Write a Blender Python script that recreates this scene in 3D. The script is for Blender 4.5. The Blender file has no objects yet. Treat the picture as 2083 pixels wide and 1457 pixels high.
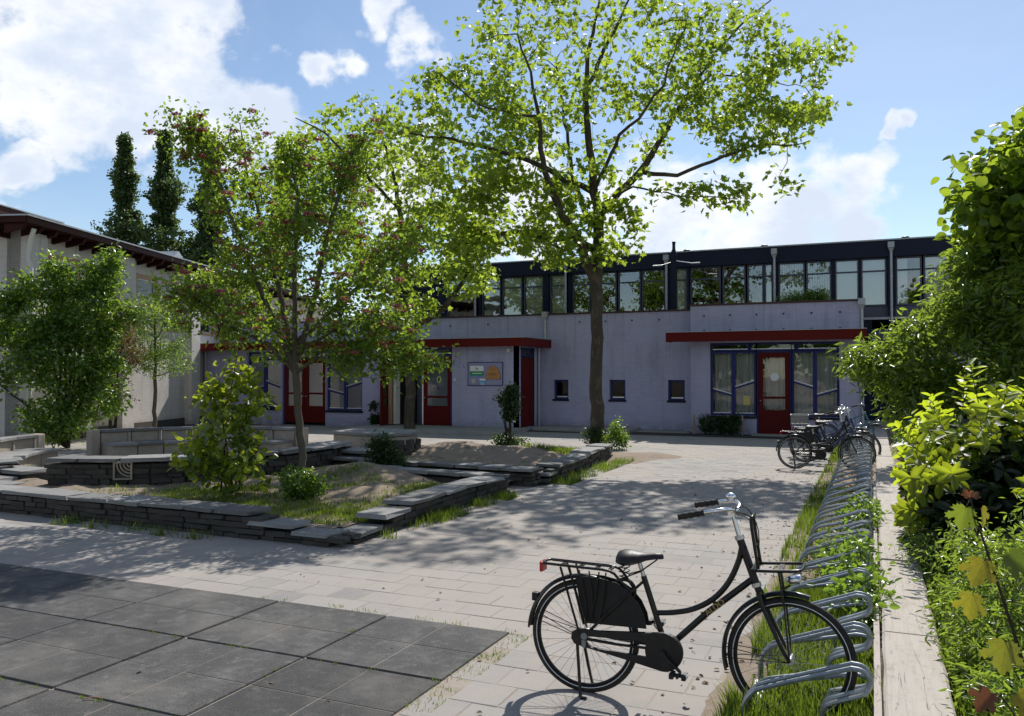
import bpy, bmesh, math, random
import numpy as np
from mathutils import Vector, Matrix
R = math.radians
random.seed(7)
rng = np.random.default_rng(11)
scene = bpy.context.scene
COL = scene.collection

# ------------------------------------------------------------------ camera
cam_d = bpy.data.cameras.new('camera')
cam_d.sensor_width = 36.0
cam_d.lens = 29.03
cam_d.clip_start = 0.05
cam_d.clip_end = 3000.0
cam = bpy.data.objects.new('camera', cam_d)
cam.location = (0, 0, 1.82)
cam.rotation_euler = (R(91.176), 0, R(23.586))
COL.objects.link(cam)
scene.camera = cam

# ------------------------------------------------------------------ sky, sun, exposure
SUN_AZ = -3.0      # degrees from +Y towards +X
SUN_EL = 45.0
world = bpy.data.worlds.new('World')
scene.world = world
world.use_nodes = True
wt = world.node_tree
wn, wl = wt.nodes, wt.links
wn.clear()
def wnode(t, **kw):
    n = wn.new(t)
    for k, v in kw.items(): setattr(n, k, v)
    return n
def wmath(op, a, b=None, c=None):
    n = wnode('ShaderNodeMath', operation=op)
    for i, x in enumerate((a, b, c)):
        if x is None: continue
        if isinstance(x, (int, float)): n.inputs[i].default_value = x
        else: wl.new(x, n.inputs[i])
    return n.outputs[0]
sky = wnode('ShaderNodeTexSky', sky_type='NISHITA', sun_disc=False)
sky.sun_elevation = R(SUN_EL)
sky.sun_rotation = R(SUN_AZ)
sky.altitude = 0
sky.air_density = 1.0
sky.dust_density = 0.25
sky.ozone_density = 2.0
tc = wnode('ShaderNodeTexCoord')
DIR = tc.outputs['Generated']
# drifting cumulus: fractal noise on the sky directions, gathered into heaps
def wnoise(scale, detail, rough, dist=0.0, vec=DIR):
    n = wnode('ShaderNodeTexNoise')
    n.inputs['Scale'].default_value = scale; n.inputs['Detail'].default_value = detail
    n.inputs['Roughness'].default_value = rough; n.inputs['Distortion'].default_value = dist
    wl.new(vec, n.inputs['Vector']); return n.outputs['Fac']
mp = wnode('ShaderNodeMapping'); wl.new(DIR, mp.inputs['Vector']); mp.inputs['Scale'].default_value = (1, 1, 1.45)
mp2 = wnode('ShaderNodeMapping'); wl.new(DIR, mp2.inputs['Vector']); mp2.inputs['Location'].default_value = (3.1, 1.7, .04); mp2.inputs['Scale'].default_value = (1, 1, 1.6)
wv = wnode('ShaderNodeTexNoise'); wv.inputs['Scale'].default_value = 13.0; wv.inputs['Detail'].default_value = 4; wl.new(DIR, wv.inputs['Vector'])
wsub = wnode('ShaderNodeVectorMath', operation='MULTIPLY_ADD'); wl.new(wv.outputs['Color'], wsub.inputs[0]); wsub.inputs[1].default_value = (.13,.13,.13); wsub.inputs[2].default_value = (-.065,-.065,-.065)
wadd = wnode('ShaderNodeVectorMath', operation='ADD'); wl.new(DIR, wadd.inputs[0]); wl.new(wsub.outputs[0], wadd.inputs[1]); DIRW = wadd.outputs[0]
heaps = [(-.722,.597,.355,.125),(-.748,.576,.325,.10),(-.692,.645,.318,.10),(-.757,.548,.364,.11),(-.640,.717,.275,.06),(-.705,.65,.26,.05),
 (-.544,.763,.348,.03),(-.468,.806,.363,.035),(-.482,.776,.411,.035),(-.041,.981,.188,.065),(-.109,.977,.181,.095),(-.224,.96,.17,.10),
 (.019,.964,.266,.013),(-.016,.988,.154,.045),(-.805,.558,.203,.035),(-.5,.83,.22,.07),(-.40,.9,.2,.08),
 (.5,.8,.3,.16),(.75,.5,.42,.2),(.9,-.2,.3,.25),(.6,-.7,.35,.22),(.1,-.95,.28,.2),(-.4,-.85,.4,.22),(-.85,-.4,.3,.22),(-.95,.05,.25,.2),
 (.2,-.4,.85,.2),(-.5,.1,.85,.18),(.45,.35,.8,.14)]
acc = None
for hx, hy, hz, hr in heaps:
    l = math.sqrt(hx*hx+hy*hy+hz*hz)
    vd = wnode('ShaderNodeVectorMath', operation='DISTANCE'); wl.new(DIRW, vd.inputs[0]); vd.inputs[1].default_value = (hx/l, hy/l, hz/l)
    m = wmath('MULTIPLY_ADD', vd.outputs['Value'], -1.0/(hr*1.35), 1.0)
    acc = m if acc is None else wmath('MAXIMUM', acc, m)
acc = wmath('MAXIMUM', wmath('MINIMUM', acc, .62), -1.2)
n1 = wnoise(9.0, 10, .6, .0, mp.outputs['Vector']); n2 = wnoise(26.0, 6, .6, .0, mp.outputs['Vector'])
puff = wnode('ShaderNodeTexVoronoi', feature='SMOOTH_F1'); puff.inputs['Scale'].default_value = 17.0; puff.inputs['Smoothness'].default_value = .5; wl.new(mp.outputs['Vector'], puff.inputs['Vector'])
dens = wmath('ADD', wmath('MULTIPLY_ADD', n1, 1.5, -.95), wmath('MULTIPLY_ADD', n2, .8, -.42))
dens = wmath('ADD', dens, wmath('MULTIPLY', acc, 1.05))
dens = wmath('ADD', dens, wmath('MULTIPLY_ADD', puff.outputs['Distance'], -.55, .22))
mr = wnode('ShaderNodeMapRange', interpolation_type='SMOOTHSTEP'); wl.new(dens, mr.inputs['Value'])
mr.inputs['From Min'].default_value = -.12; mr.inputs['From Max'].default_value = .34
thin = wmath('MULTIPLY', wmath('SUBTRACT', wnoise(3.2, 8, .62, .8, mp.outputs['Vector']), .5), .4)   # thin high veil
cover = wmath('MAXIMUM', wmath('MULTIPLY', mr.outputs['Result'], .96), wmath('MAXIMUM', thin, 0.0))
# cloud brightness: bright sunlit rims, greyer where the heap is thick
cl_col = wnode('ShaderNodeMix', data_type='RGBA')
cl_col.inputs['A'].default_value = (8.4, 8.55, 8.8, 1); cl_col.inputs['B'].default_value = (6.0, 6.7, 7.9, 1)
thick = wmath('ADD', wmath('MULTIPLY', dens, .55), wmath('MULTIPLY_ADD', wnoise(6.5, 8, .6, 0, mp2.outputs['Vector']), 1.8, -.78))
mr2 = wnode('ShaderNodeMapRange', interpolation_type='SMOOTHSTEP'); wl.new(thick, mr2.inputs['Value'])
mr2.inputs['From Min'].default_value = .05; mr2.inputs['From Max'].default_value = .55
wl.new(mr2.outputs['Result'], cl_col.inputs['Factor'])
mixs = wnode('ShaderNodeMix', data_type='RGBA')
wl.new(cover, mixs.inputs['Factor']); wl.new(sky.outputs['Color'], mixs.inputs['A']); wl.new(cl_col.outputs['Result'], mixs.inputs['B'])
bg = wnode('ShaderNodeBackground'); bg.inputs['Strength'].default_value = 0.100
wl.new(mixs.outputs['Result'], bg.inputs['Color'])
wo = wnode('ShaderNodeOutputWorld'); wl.new(bg.outputs['Background'], wo.inputs['Surface'])

sun_d = bpy.data.lights.new('sun', 'SUN')
sun_d.energy = 4.7
sun_d.angle = R(0.53)
sun_d.color = (1.0, 0.955, 0.89)
sun = bpy.data.objects.new('sun', sun_d)
sv = Vector((math.sin(R(SUN_AZ))*math.cos(R(SUN_EL)), math.cos(R(SUN_AZ))*math.cos(R(SUN_EL)), math.sin(R(SUN_EL))))
sun.rotation_euler = sv.to_track_quat('Z', 'Y').to_euler()
sun.location = (0, 0, 30)
COL.objects.link(sun)
vs = scene.view_settings
vs.view_transform = 'Standard'; vs.look = 'None'; vs.gamma = 1.0; vs.exposure = 0.30; vs.use_curve_mapping = False
scene.render.engine = 'CYCLES'
scene.cycles.max_bounces = 8; scene.cycles.transparent_max_bounces = 12

# ------------------------------------------------------------------ helpers
def tag(o, label=None, cat=None, group=None, kind=None):
    if label: o['label'] = label
    if cat: o['category'] = cat
    if group: o['group'] = group
    if kind: o['kind'] = kind
    return o
ORG = {}
def empty(name, loc, rz=0.0):
    o = bpy.data.objects.new(name, None); COL.objects.link(o)
    o.location = loc; o.rotation_euler = (0, 0, rz); o.empty_display_size = .2
    ORG[o.name] = Vector(loc) if rz == 0 else Vector((0, 0, 0))
    return o
def org(o): return ORG.get(o.name, Vector((0, 0, 0))) if o else Vector((0, 0, 0))
class MB:
    def __init__(s): s.v = []; s.f = []
    def add(s, vs_, fs):
        b = len(s.v); s.v += [tuple(p) for p in vs_]; s.f += [tuple(i+b for i in q) for q in fs]; return s
    def box(s, x0, x1, y0, y1, z0, z1):
        return s.add([(x0,y0,z0),(x1,y0,z0),(x1,y1,z0),(x0,y1,z0),(x0,y0,z1),(x1,y0,z1),(x1,y1,z1),(x0,y1,z1)],
                     [(0,3,2,1),(4,5,6,7),(0,1,5,4),(1,2,6,5),(2,3,7,6),(3,0,4,7)])
    def obox(s, c, hu, hv, hw):
        c, hu, hv, hw = map(Vector, (c, hu, hv, hw)); P = []
        for k in (-1, 1):
            for a, b in ((-1,-1),(1,-1),(1,1),(-1,1)): P.append(c+hu*a+hv*b+hw*k)
        return s.add(P, [(0,3,2,1),(4,5,6,7),(0,1,5,4),(1,2,6,5),(2,3,7,6),(3,0,4,7)])
    def bar(s, a, b, w, h, up=(0,0,1)):
        a, b, up = Vector(a), Vector(b), Vector(up); d = (b-a); l = d.length; d.normalize()
        side = d.cross(up)
        if side.length < 1e-4: side = d.cross(Vector((1,0,0)))
        side.normalize(); u2 = side.cross(d)
        return s.obox((a+b)/2, d*l/2, side*w/2, u2*h/2)
    def tube(s, path, r, seg=8, closed=False, cap=True):
        P = [Vector(p) for p in path]; n = len(P); rs = r if hasattr(r, '__len__') else [r]*n
        T = []
        for i in range(n):
            a = P[i-1] if (i > 0 or closed) else P[i]; b = P[(i+1) % n] if (i < n-1 or closed) else P[i]
            t = b-a; T.append(t.normalized() if t.length > 1e-9 else Vector((0,0,1)))
        ref = Vector((0,0,1)) if abs(T[0].z) < .9 else Vector((1,0,0))
        nr = (ref - T[0]*ref.dot(T[0])).normalized(); vs_ = []
        for i in range(n):
            nr = (nr - T[i]*nr.dot(T[i]))
            nr = nr.normalized() if nr.length > 1e-6 else T[i].orthogonal().normalized()
            bi = T[i].cross(nr)
            for k in range(seg):
                an = 2*math.pi*k/seg
                vs_.append(P[i] + (nr*math.cos(an)+bi*math.sin(an))*rs[i])
        fs = []
        m = n if closed else n-1
        for i in range(m):
            j = (i+1) % n
            for k in range(seg):
                k2 = (k+1) % seg
                fs.append((i*seg+k, i*seg+k2, j*seg+k2, j*seg+k))
        if cap and not closed:
            fs.append(tuple(range(seg-1, -1, -1))); fs.append(tuple((n-1)*seg+k for k in range(seg)))
        return s.add(vs_, fs)
    def cyl(s, a, b, r, seg=12, r2=None): return s.tube([a, b], [r, r if r2 is None else r2], seg)
    def ring(s, c, Rr, r, axis='y', n=48, seg=8, a0=0.0, a1=None):
        c = Vector(c); full = a1 is None
        cnt = n if full else n+1; pts = []
        for i in range(cnt):
            an = (2*math.pi*i/n) if full else a0+(a1-a0)*i/n
            pts.append(c + (Vector((math.cos(an)*Rr, 0, math.sin(an)*Rr)) if axis == 'y' else Vector((math.cos(an)*Rr, math.sin(an)*Rr, 0))))
        return s.tube(pts, r, seg, closed=full)
    def disc_prism(s, pts, y0, y1):          # closed outline in x,z extruded along y
        n = len(pts)
        vs_ = [(x, y0, z) for x, z in pts]+[(x, y1, z) for x, z in pts]
        fs = [tuple(range(n)), tuple(range(2*n-1, n-1, -1))]+[(i, i+n, (i+1) % n+n, (i+1) % n) for i in range(n)]
        return s.add(vs_, fs)
    def loft(s, rings, cap=True):
        k = len(rings[0]); vs_ = [p for r in rings for p in r]; fs = []
        for i in range(len(rings)-1):
            for j in range(k):
                j2 = (j+1) % k; fs.append((i*k+j, i*k+j2, (i+1)*k+j2, (i+1)*k+j))
        if cap: fs.append(tuple(range(k-1, -1, -1))); fs.append(tuple((len(rings)-1)*k+j for j in range(k)))
        return s.add(vs_, fs)
    def sphere(s, c, rx, ry, rz, nu=14, nv=8, z0=-1.0):
        c = Vector(c); rings = []
        for i in range(nv+1):
            ph = math.asin(z0)+(math.pi/2-math.asin(z0))*i/nv
            rr = max(math.cos(ph), .02)
            rings.append([c+Vector((math.cos(2*math.pi*j/nu)*rr*rx, math.sin(2*math.pi*j/nu)*rr*ry, math.sin(ph)*rz)) for j in range(nu)])
        return s.loft(rings)
    def build(s, name, mat, parent=None, smooth=None, bevel=0.0, jitter=0.0, fixn=True):
        me = bpy.data.meshes.new(name); o_ = org(parent)
        me.from_pydata([(p[0]-o_.x, p[1]-o_.y, p[2]-o_.z) for p in s.v], [], s.f)
        if bevel or fixn or jitter:
            bm = bmesh.new(); bm.from_mesh(me)
            if fixn: bmesh.ops.recalc_face_normals(bm, faces=bm.faces)
            if jitter:
                for v in bm.verts: v.co += Vector((random.uniform(-1,1), random.uniform(-1,1), random.uniform(-1,1)))*jitter
            if bevel:
                es = [e for e in bm.edges if len(e.link_faces) == 2 and e.calc_face_angle(0) > .5]
                bmesh.ops.bevel(bm, geom=es, offset=bevel, segments=2, affect='EDGES', profile=.6, clamp_overlap=True)
            bm.to_mesh(me); bm.free()
        if smooth is not None:
            me.polygons.foreach_set('use_smooth', [True]*len(me.polygons)); me.set_sharp_from_angle(angle=R(smooth))
        me.materials.append(mat); me.update()
        o = bpy.data.objects.new(name, me); COL.objects.link(o)
        if parent: o.parent = parent
        ORG[o.name] = o_
        return o
def copy_tree(o, parent=None):
    c = o.copy(); COL.objects.link(c); c.parent = parent
    ORG[c.name] = org(o)
    for ch in list(o.children): copy_tree(ch, c)
    return c
def inst(name, me, loc, rz=0.0, sc=(1,1,1), parent=None, rot=None):
    o = bpy.data.objects.new(name, me); COL.objects.link(o)
    o.location = Vector(loc)-org(parent); o.rotation_euler = rot if rot else (0, 0, rz); o.scale = sc
    if parent: o.parent = parent
    return o

# ------------------------------------------------------------------ materials
class NM:
    def __init__(s, name):
        s.m = bpy.data.materials.new(name); s.m.use_nodes = True; s.t = s.m.node_tree; s.t.nodes.clear()
        s.out = s.n('ShaderNodeOutputMaterial'); s.pb = None
    def n(s, t, **kw):
        x = s.t.nodes.new(t)
        for k, v in kw.items(): setattr(x, k, v)
        return x
    def link(s, a, b): s.t.links.new(a, b)
    def set(s, inp, v):
        if isinstance(v, (int, float)): inp.default_value = v
        elif isinstance(v, (tuple, list)): inp.default_value = tuple(v)+((1,) if len(v) == 3 and len(inp.default_value) == 4 else ())
        else: s.link(v, inp)
    def math(s, op, a, b=None, c=None, clamp=False):
        x = s.n('ShaderNodeMath', operation=op, use_clamp=clamp)
        for i, v in enumerate((a, b, c)):
            if v is not None: s.set(x.inputs[i], v)
        return x.outputs[0]
    def pos(s): return s.n('ShaderNodeNewGeometry').outputs['Position']
    def obj(s): return s.n('ShaderNodeTexCoord').outputs['Object']
    def mapping(s, vec, scale=(1,1,1), loc=(0,0,0), rot=(0,0,0)):
        x = s.n('ShaderNodeMapping'); s.link(vec, x.inputs[0]); x.inputs['Scale'].default_value = scale; x.inputs['Location'].default_value = loc; x.inputs['Rotation'].default_value = rot
        return x.outputs[0]
    def noise(s, vec, scale, detail=4, rough=.55, dist=0.0, col=False):
        x = s.n('ShaderNodeTexNoise'); s.link(vec, x.inputs['Vector'])
        for k, v in (('Scale', scale), ('Detail', detail), ('Roughness', rough), ('Distortion', dist)): x.inputs[k].default_value = v
        return x.outputs['Color' if col else 'Fac']
    def voro(s, vec, scale, feature='F1'):
        x = s.n('ShaderNodeTexVoronoi', feature=feature); s.link(vec, x.inputs['Vector']); x.inputs['Scale'].default_value = scale
        return x.outputs['Distance']
    def ramp(s, fac, a, b, lo=0.0, hi=1.0, smooth=True):
        x = s.n('ShaderNodeMapRange', interpolation_type='SMOOTHSTEP' if smooth else 'LINEAR'); s.set(x.inputs['Value'], fac)
        for k, v in (('From Min', a), ('From Max', b), ('To Min', lo), ('To Max', hi)): x.inputs[k].default_value = v
        return x.outputs[0]
    def mix(s, fac, a, b, blend='MIX'):
        x = s.n('ShaderNodeMix', data_type='RGBA', blend_type=blend)
        s.set(x.inputs['Factor'], fac); s.set(x.inputs['A'], a); s.set(x.inputs['B'], b)
        return x.outputs['Result']
    def hsv(s, col, h=.5, sat=1.0, v=1.0):
        x = s.n('ShaderNodeHueSaturation'); s.set(x.inputs['Color'], col); s.set(x.inputs['Hue'], h); s.set(x.inputs['Saturation'], sat); s.set(x.inputs['Value'], v)
        return x.outputs[0]
    def attr(s, name): return s.n('ShaderNodeAttribute', attribute_name=name).outputs['Fac']
    def orand(s): return s.n('ShaderNodeObjectInfo').outputs['Random']
    def bump(s, h, strength=.3, dist=.02, prev=None):
        x = s.n('ShaderNodeBump'); x.inputs['Strength'].default_value = strength; x.inputs['Distance'].default_value = dist
        s.link(h, x.inputs['Height'])
        if prev is not None: s.link(prev, x.inputs['Normal'])
        return x.outputs[0]
    def principled(s, col, rough=.6, metal=0.0, spec=.5, normal=None, **kw):
        p = s.n('ShaderNodeBsdfPrincipled'); s.set(p.inputs['Base Color'], col); s.set(p.inputs['Roughness'], rough)
        s.set(p.inputs['Metallic'], metal); s.set(p.inputs['Specular IOR Level'], spec)
        for k, v in kw.items(): s.set(p.inputs[k], v)
        if normal is not None: s.link(normal, p.inputs['Normal'])
        s.pb = p; return p.outputs[0]
    def done(s, sh): s.link(sh, s.out.inputs['Surface']); return s.m
def simple(name, col, rough=.5, metal=0.0, spec=.5, var=.25, scale=6.0, bump=.0, bscale=40, bdist=.01, coord='pos', coat=0.0):
    k = NM(name); v = k.pos() if coord == 'pos' else k.obj()
    nz = k.noise(v, scale, 5, .6)
    c = k.mix(nz, tuple(x*(1-var) for x in col), tuple(min(1, x*(1+var)) for x in col))
    rr = k.math('MULTIPLY_ADD', nz, .2, rough-.1)
    nb = k.bump(k.noise(v, bscale, 4, .6), bump, bdist) if bump else None
    return k.done(k.principled(c, rr, metal, spec, nb, **({'Coat Weight': coat} if coat else {})))
M = {}
def paint(name, col, rough=.45, dirt=.35, scale=2.5, bump=.04):
    k = NM(name); p = k.pos()
    st = k.noise(k.mapping(p, (3, 3, .5)), scale, 6, .65)
    c = k.mix(k.ramp(st, .45, .8, 0, dirt), col, tuple(x*.45+.02 for x in col))
    nb = k.bump(k.noise(p, 60, 3), bump, .004)
    return k.done(k.principled(c, k.math('MULTIPLY_ADD', st, .3, rough-.15), 0, .15, nb))
def brickpaint(name, col, dirtcol, ax='x', flake=None):
    k = NM(name)
    p = k.obj() if ax == 'obj' else k.pos()
    sx = k.n('ShaderNodeSeparateXYZ'); k.link(p, sx.inputs[0])
    cx = k.n('ShaderNodeCombineXYZ')
    u = k.math('ADD', sx.outputs[0], k.math('MULTIPLY', sx.outputs[1], 1.0 if ax == 'x' else -1.0)) if ax == 'x' else k.math('SUBTRACT', sx.outputs[1], k.math('MULTIPLY', sx.outputs[0], .6))
    k.link(u, cx.inputs[0]); k.link(sx.outputs[2], cx.inputs[1])
    b = k.n('ShaderNodeTexBrick'); k.link(cx.outputs[0], b.inputs['Vector'])
    b.inputs['Scale'].default_value = 1.0; b.inputs['Brick Width'].default_value = .22; b.inputs['Row Height'].default_value = .0625
    b.inputs['Mortar Size'].default_value = .006; b.inputs['Mortar Smooth'].default_value = .4; b.inputs['Bias'].default_value = 0
    b.inputs['Color1'].default_value = (.85,.85,.85,1); b.inputs['Color2'].default_value = (1,1,1,1); b.inputs['Mortar'].default_value = (.62,.62,.62,1)
    st = k.noise(k.mapping(p, (1.6, 1.6, .45)), 1.3, 7, .65)
    big = k.noise(p, .45, 4, .5)
    c = k.mix(k.ramp(st, .45, .78, 0, .6), col, dirtcol)
    rs = k.noise(k.mapping(p, (7, 7, .22)), 1.0, 6, .7)
    c = k.mix(k.math('MULTIPLY', k.ramp(rs, .5, .75), k.ramp(sx.outputs[2], 1.2, 3.8, .2, .8)), c, tuple(x*.55 for x in col))
    c = k.mix(k.math('MULTIPLY', k.ramp(big, .35, .7), .25), c, tuple(min(1, x*1.12) for x in col))
    low = k.math('MULTIPLY', k.ramp(sx.outputs[2], .45, .0), k.ramp(k.noise(p, 5, 5, .7), .3, .65))
    c = k.mix(k.math('MULTIPLY', low, .5), c, (.07,.07,.06))
    if flake: c = k.mix(k.ramp(k.noise(k.mapping(p, (2, 2, 2.6)), 3.1, 8, .72), .62, .7, 0, .8), c, flake)
    c = k.mix(.55, c, b.outputs['Color'], 'MULTIPLY')
    nb = k.bump(b.outputs['Fac'], -.55, .012); nb = k.bump(k.noise(p, 45, 4, .6), .25, .006, nb)
    return k.done(k.principled(c, .75, 0, .3, nb))
def leafmat(name, cols, trans, rough=.42, tfac=.45, spec=.45):
    """cols: dark, mid, light leaf colours; trans: colour of the light that passes through"""
    k = NM(name); a = k.attr('rnd')
    c = k.mix(k.ramp(a, 0, .55), cols[0], cols[1]); c = k.mix(k.ramp(a, .55, 1.0), c, cols[2])
    t = k.mix(k.ramp(a, .1, .95), tuple(x*.7 for x in trans), trans)
    d = k.principled(c, rough, 0, spec)
    tr = k.n('ShaderNodeBsdfTranslucent'); k.set(tr.inputs['Color'], t)
    mx = k.n('ShaderNodeMixShader'); mx.inputs[0].default_value = tfac
    k.link(d, mx.inputs[1]); k.link(tr.outputs[0], mx.inputs[2])
    return k.done(mx.outputs[0])
def glassmat(name, tint=(.97,.985,.98), refl=1.0, ior=1.5):
    k = NM(name)
    fr = k.n('ShaderNodeFresnel'); fr.inputs['IOR'].default_value = ior
    wob = k.bump(k.noise(k.pos(), 1.1, 2, .5), .06, .05)
    k.link(wob, fr.inputs['Normal'])
    g = k.n('ShaderNodeBsdfGlossy'); g.inputs['Roughness'].default_value = .012; k.set(g.inputs['Color'], (refl,)*3); k.link(wob, g.inputs['Normal'])
    tr = k.n('ShaderNodeBsdfTransparent'); k.set(tr.inputs['Color'], tint)
    mx = k.n('ShaderNodeMixShader'); k.link(k.math('MULTIPLY_ADD', fr.outputs[0], 1.1, .0, clamp=True), mx.inputs[0])
    k.link(tr.outputs[0], mx.inputs[1]); k.link(g.outputs[0], mx.inputs[2])
    return k.done(mx.outputs[0])
M['purple'] = brickpaint('lilac_painted_brick', (.40,.395,.55), (.25,.25,.335))
M['whitebrick'] = brickpaint('white_painted_brick', (.60,.565,.535), (.33,.30,.275), 'L', flake=(.36,.30,.26))
M['red'] = paint('dark_red_paint', (.10,.005,.004), .6, .25)
M['redwood'] = paint('oxblood_timber', (.034,.007,.006), .6, .4)
M['blue'] = paint('ink_blue_paint', (.030,.036,.15), .4, .3)
M['fascia'] = paint('blue_black_fascia', (.012,.016,.035), .5, .2)
M['greyframe'] = paint('slate_grey_frame', (.085,.09,.12), .45, .25)
M['coping'] = paint('brown_coping', (.07,.035,.035), .5, .3)
M['tan'] = paint('tan_wood_frame', (.42,.26,.17), .5, .35)
M['offwhite'] = paint('offwhite_paint', (.62,.62,.60), .45, .3)
M['silver'] = simple('brushed_strip', (.75,.76,.8), .35, .6, .5, .1)
M['zinc'] = simple('zinc', (.36,.38,.40), .5, .7, .5, .3, 9, .1)
M['galv'] = simple('galvanised_steel', (.31,.34,.36), .42, .72, .5, .35, 22, .12, 90, .002)
M['glass'] = glassmat('window_glass')
M['glass_bright'] = glassmat('double_glazing', ior=1.95)
M['glass_dim'] = glassmat('dim_reflection_glass', refl=.3)  # mirror reflection turned down through the glossy colour
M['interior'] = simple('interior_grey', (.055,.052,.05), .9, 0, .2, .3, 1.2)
M['roofing'] = simple('roof_bitumen', (.06,.06,.06), .9, 0, .2, .3, 3, .2)
M['concrete'] = simple('weathered_concrete', (.33,.285,.235), .85, 0, .25, .45, 3.2, .35, 55, .006)
M['stepstone'] = simple('grey_kerb_concrete', (.27,.265,.25), .88, 0, .25, .3, 4, .3, 60, .005)
M['blind'] = simple('pale_blind_fabric', (.80,.83,.82), .8, 0, .2, .12, 2)
M['curtain'] = simple('grey_curtain', (.46,.46,.44), .9, 0, .1, .25, 3)
M['black'] = simple('gloss_black_enamel', (.0055,.0055,.006), .3, 0, .35, .3, 18, .03, 120, .001, 'obj', .12)
M['satin'] = simple('satin_black', (.009,.009,.0095), .5, 0, .35, .3, 25, .08, 150, .001, 'obj')
M['rubber'] = simple('tyre_rubber', (.011,.011,.011), .75, 0, .3, .3, 30, .2, 200, .001, 'obj')
M['vinyl'] = simple('coat_guard_vinyl', (.007,.007,.0075), .65, 0, .25, .4, 12, .1, 90, .002, 'obj')
def dusty(name, col, rough, dust, amt):
    k = NM(name); p = k.obj(); n1 = k.noise(p, 7, 6, .7); n2 = k.noise(p, 60, 4, .7)
    f = k.math('MULTIPLY', k.ramp(k.math('ADD', n1, k.math('MULTIPLY', n2, .4)), .55, .95), amt)
    c = k.mix(f, col, dust); nb = k.bump(n2, .1, .001)
    return k.done(k.principled(c, k.math('MULTIPLY_ADD', f, .4, rough), 0, .35, nb))
M['rubber'] = dusty('tyre_rubber_dusty', (.010,.010,.010), .7, (.09,.075,.06), .5)
M['satin'] = dusty('satin_black_dusty', (.008,.008,.0085), .45, (.07,.06,.05), .3)
M['vinyl'] = dusty('coat_guard_dusty', (.006,.006,.0065), .55, (.05,.043,.036), .35)
M['chrome'] = simple('chrome', (.72,.74,.76), .16, 1.0, .5, .1, 20, 0, 40, .01, 'obj')
M['chromedull'] = simple('dull_chrome', (.5,.5,.5), .35, 1.0, .5, .2, 30, 0, 40, .01, 'obj')
M['redlens'] = simple('red_lens', (.45,.015,.015), .2, 0, .6, .1, 10, 0, 40, .01, 'obj')
M['lens'] = simple('clear_lens', (.62,.68,.75), .12, .3, .8, .1, 10, 0, 40, .01, 'obj')
M['bikeblue'] = simple('blue_enamel', (.02,.035,.13), .3, 0, .5, .2, 15, 0, 40, .01, 'obj', .3)
M['biketeal'] = simple('teal_enamel', (.02,.12,.16), .3, 0, .5, .2, 15, 0, 40, .01, 'obj', .3)
M['gold'] = simple('faded_gold_print', (.36,.27,.09), .5, .3, .5, .3, 60, 0, 40, .01, 'obj')
M['white'] = simple('white_card', (.75,.76,.76), .6, 0, .3, .05)
M['green'] = simple('green_print', (.03,.25,.08), .5, 0, .3, .1)
M['bluep'] = simple('light_blue_print', (.09,.32,.6), .5, 0, .3, .1)
M['yellow'] = simple('yellow_paper', (.62,.5,.05), .7, 0, .2, .15)
M['lime'] = simple('lime_sticker', (.42,.5,.16), .6, 0, .2, .15)
M['plasticgrey'] = simple('grey_crate_plastic', (.2,.2,.2), .5, 0, .4, .2)
# ------------------------------------------------------------------ ground materials
def sand_mix(k, col, amount, seed=0.0):
    """wind-blown sand lying on the paving in drifts"""
    p = k.mapping(k.pos(), (1,1,1), (seed, seed*.7, 0))
    d = k.noise(p, .42, 6, .62, .3); f = k.noise(p, 3.2, 6, .7)
    m = k.ramp(k.math('ADD', d, k.math('MULTIPLY', f, .35)), amount, amount+.22)
    grain = k.noise(p, 160, 2, .5)
    sc = k.mix(grain, (.27,.238,.208), (.378,.339,.302))
    return k.mix(k.math('MULTIPLY', m, .85), col, sc), m
def make_paver():
    k = NM('concrete_paver'); p = k.pos()
    r = k.math('FRACT', k.math('ADD', k.attr('rnd'), k.orand()))
    c = k.mix(k.ramp(r, 0, .85), (.236,.223,.208), (.284,.268,.249))
    c = k.mix(k.ramp(r, .945, .955), c, (.185,.18,.175))
    st = k.noise(p, 1.4, 6, .65)
    c = k.mix(k.ramp(st, .45, .75, 0, .45), c, (.185,.175,.165))
    sp = k.noise(p, 95, 3, .7)
    c = k.mix(k.ramp(sp, .35, .75, 0, .4), c, (.40,.385,.36))
    sk = k.voro(p, 14); c = k.mix(k.ramp(sk, .06, .02, 0, .6), c, (.12,.11,.10))
    c, m = sand_mix(k, c, .56)
    nb = k.bump(sp, .35, .004); nb = k.bump(k.noise(p, 9, 5), .25, .01, nb)
    return k.done(k.principled(c, .88, 0, .25, nb))
M['paver'] = make_paver()
def make_ground():
    k = NM('sandy_ground'); p = k.pos()
    a = k.noise(p, .35, 6, .6, .4); f = k.noise(p, 6, 6, .7); g = k.noise(p, 170, 2)
    c = k.mix(a, (.235,.195,.16), (.32,.275,.23)); c = k.mix(k.ramp(f, .4, .75, 0, .6), c, (.17,.13,.095))
    c = k.mix(k.math('MULTIPLY', g, .5), c, (.40,.355,.30))
    nb = k.bump(f, .4, .02); nb = k.bump(g, .3, .004, nb)
    return k.done(k.principled(c, .93, 0, .2, nb))
M['ground'] = make_ground()
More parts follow.
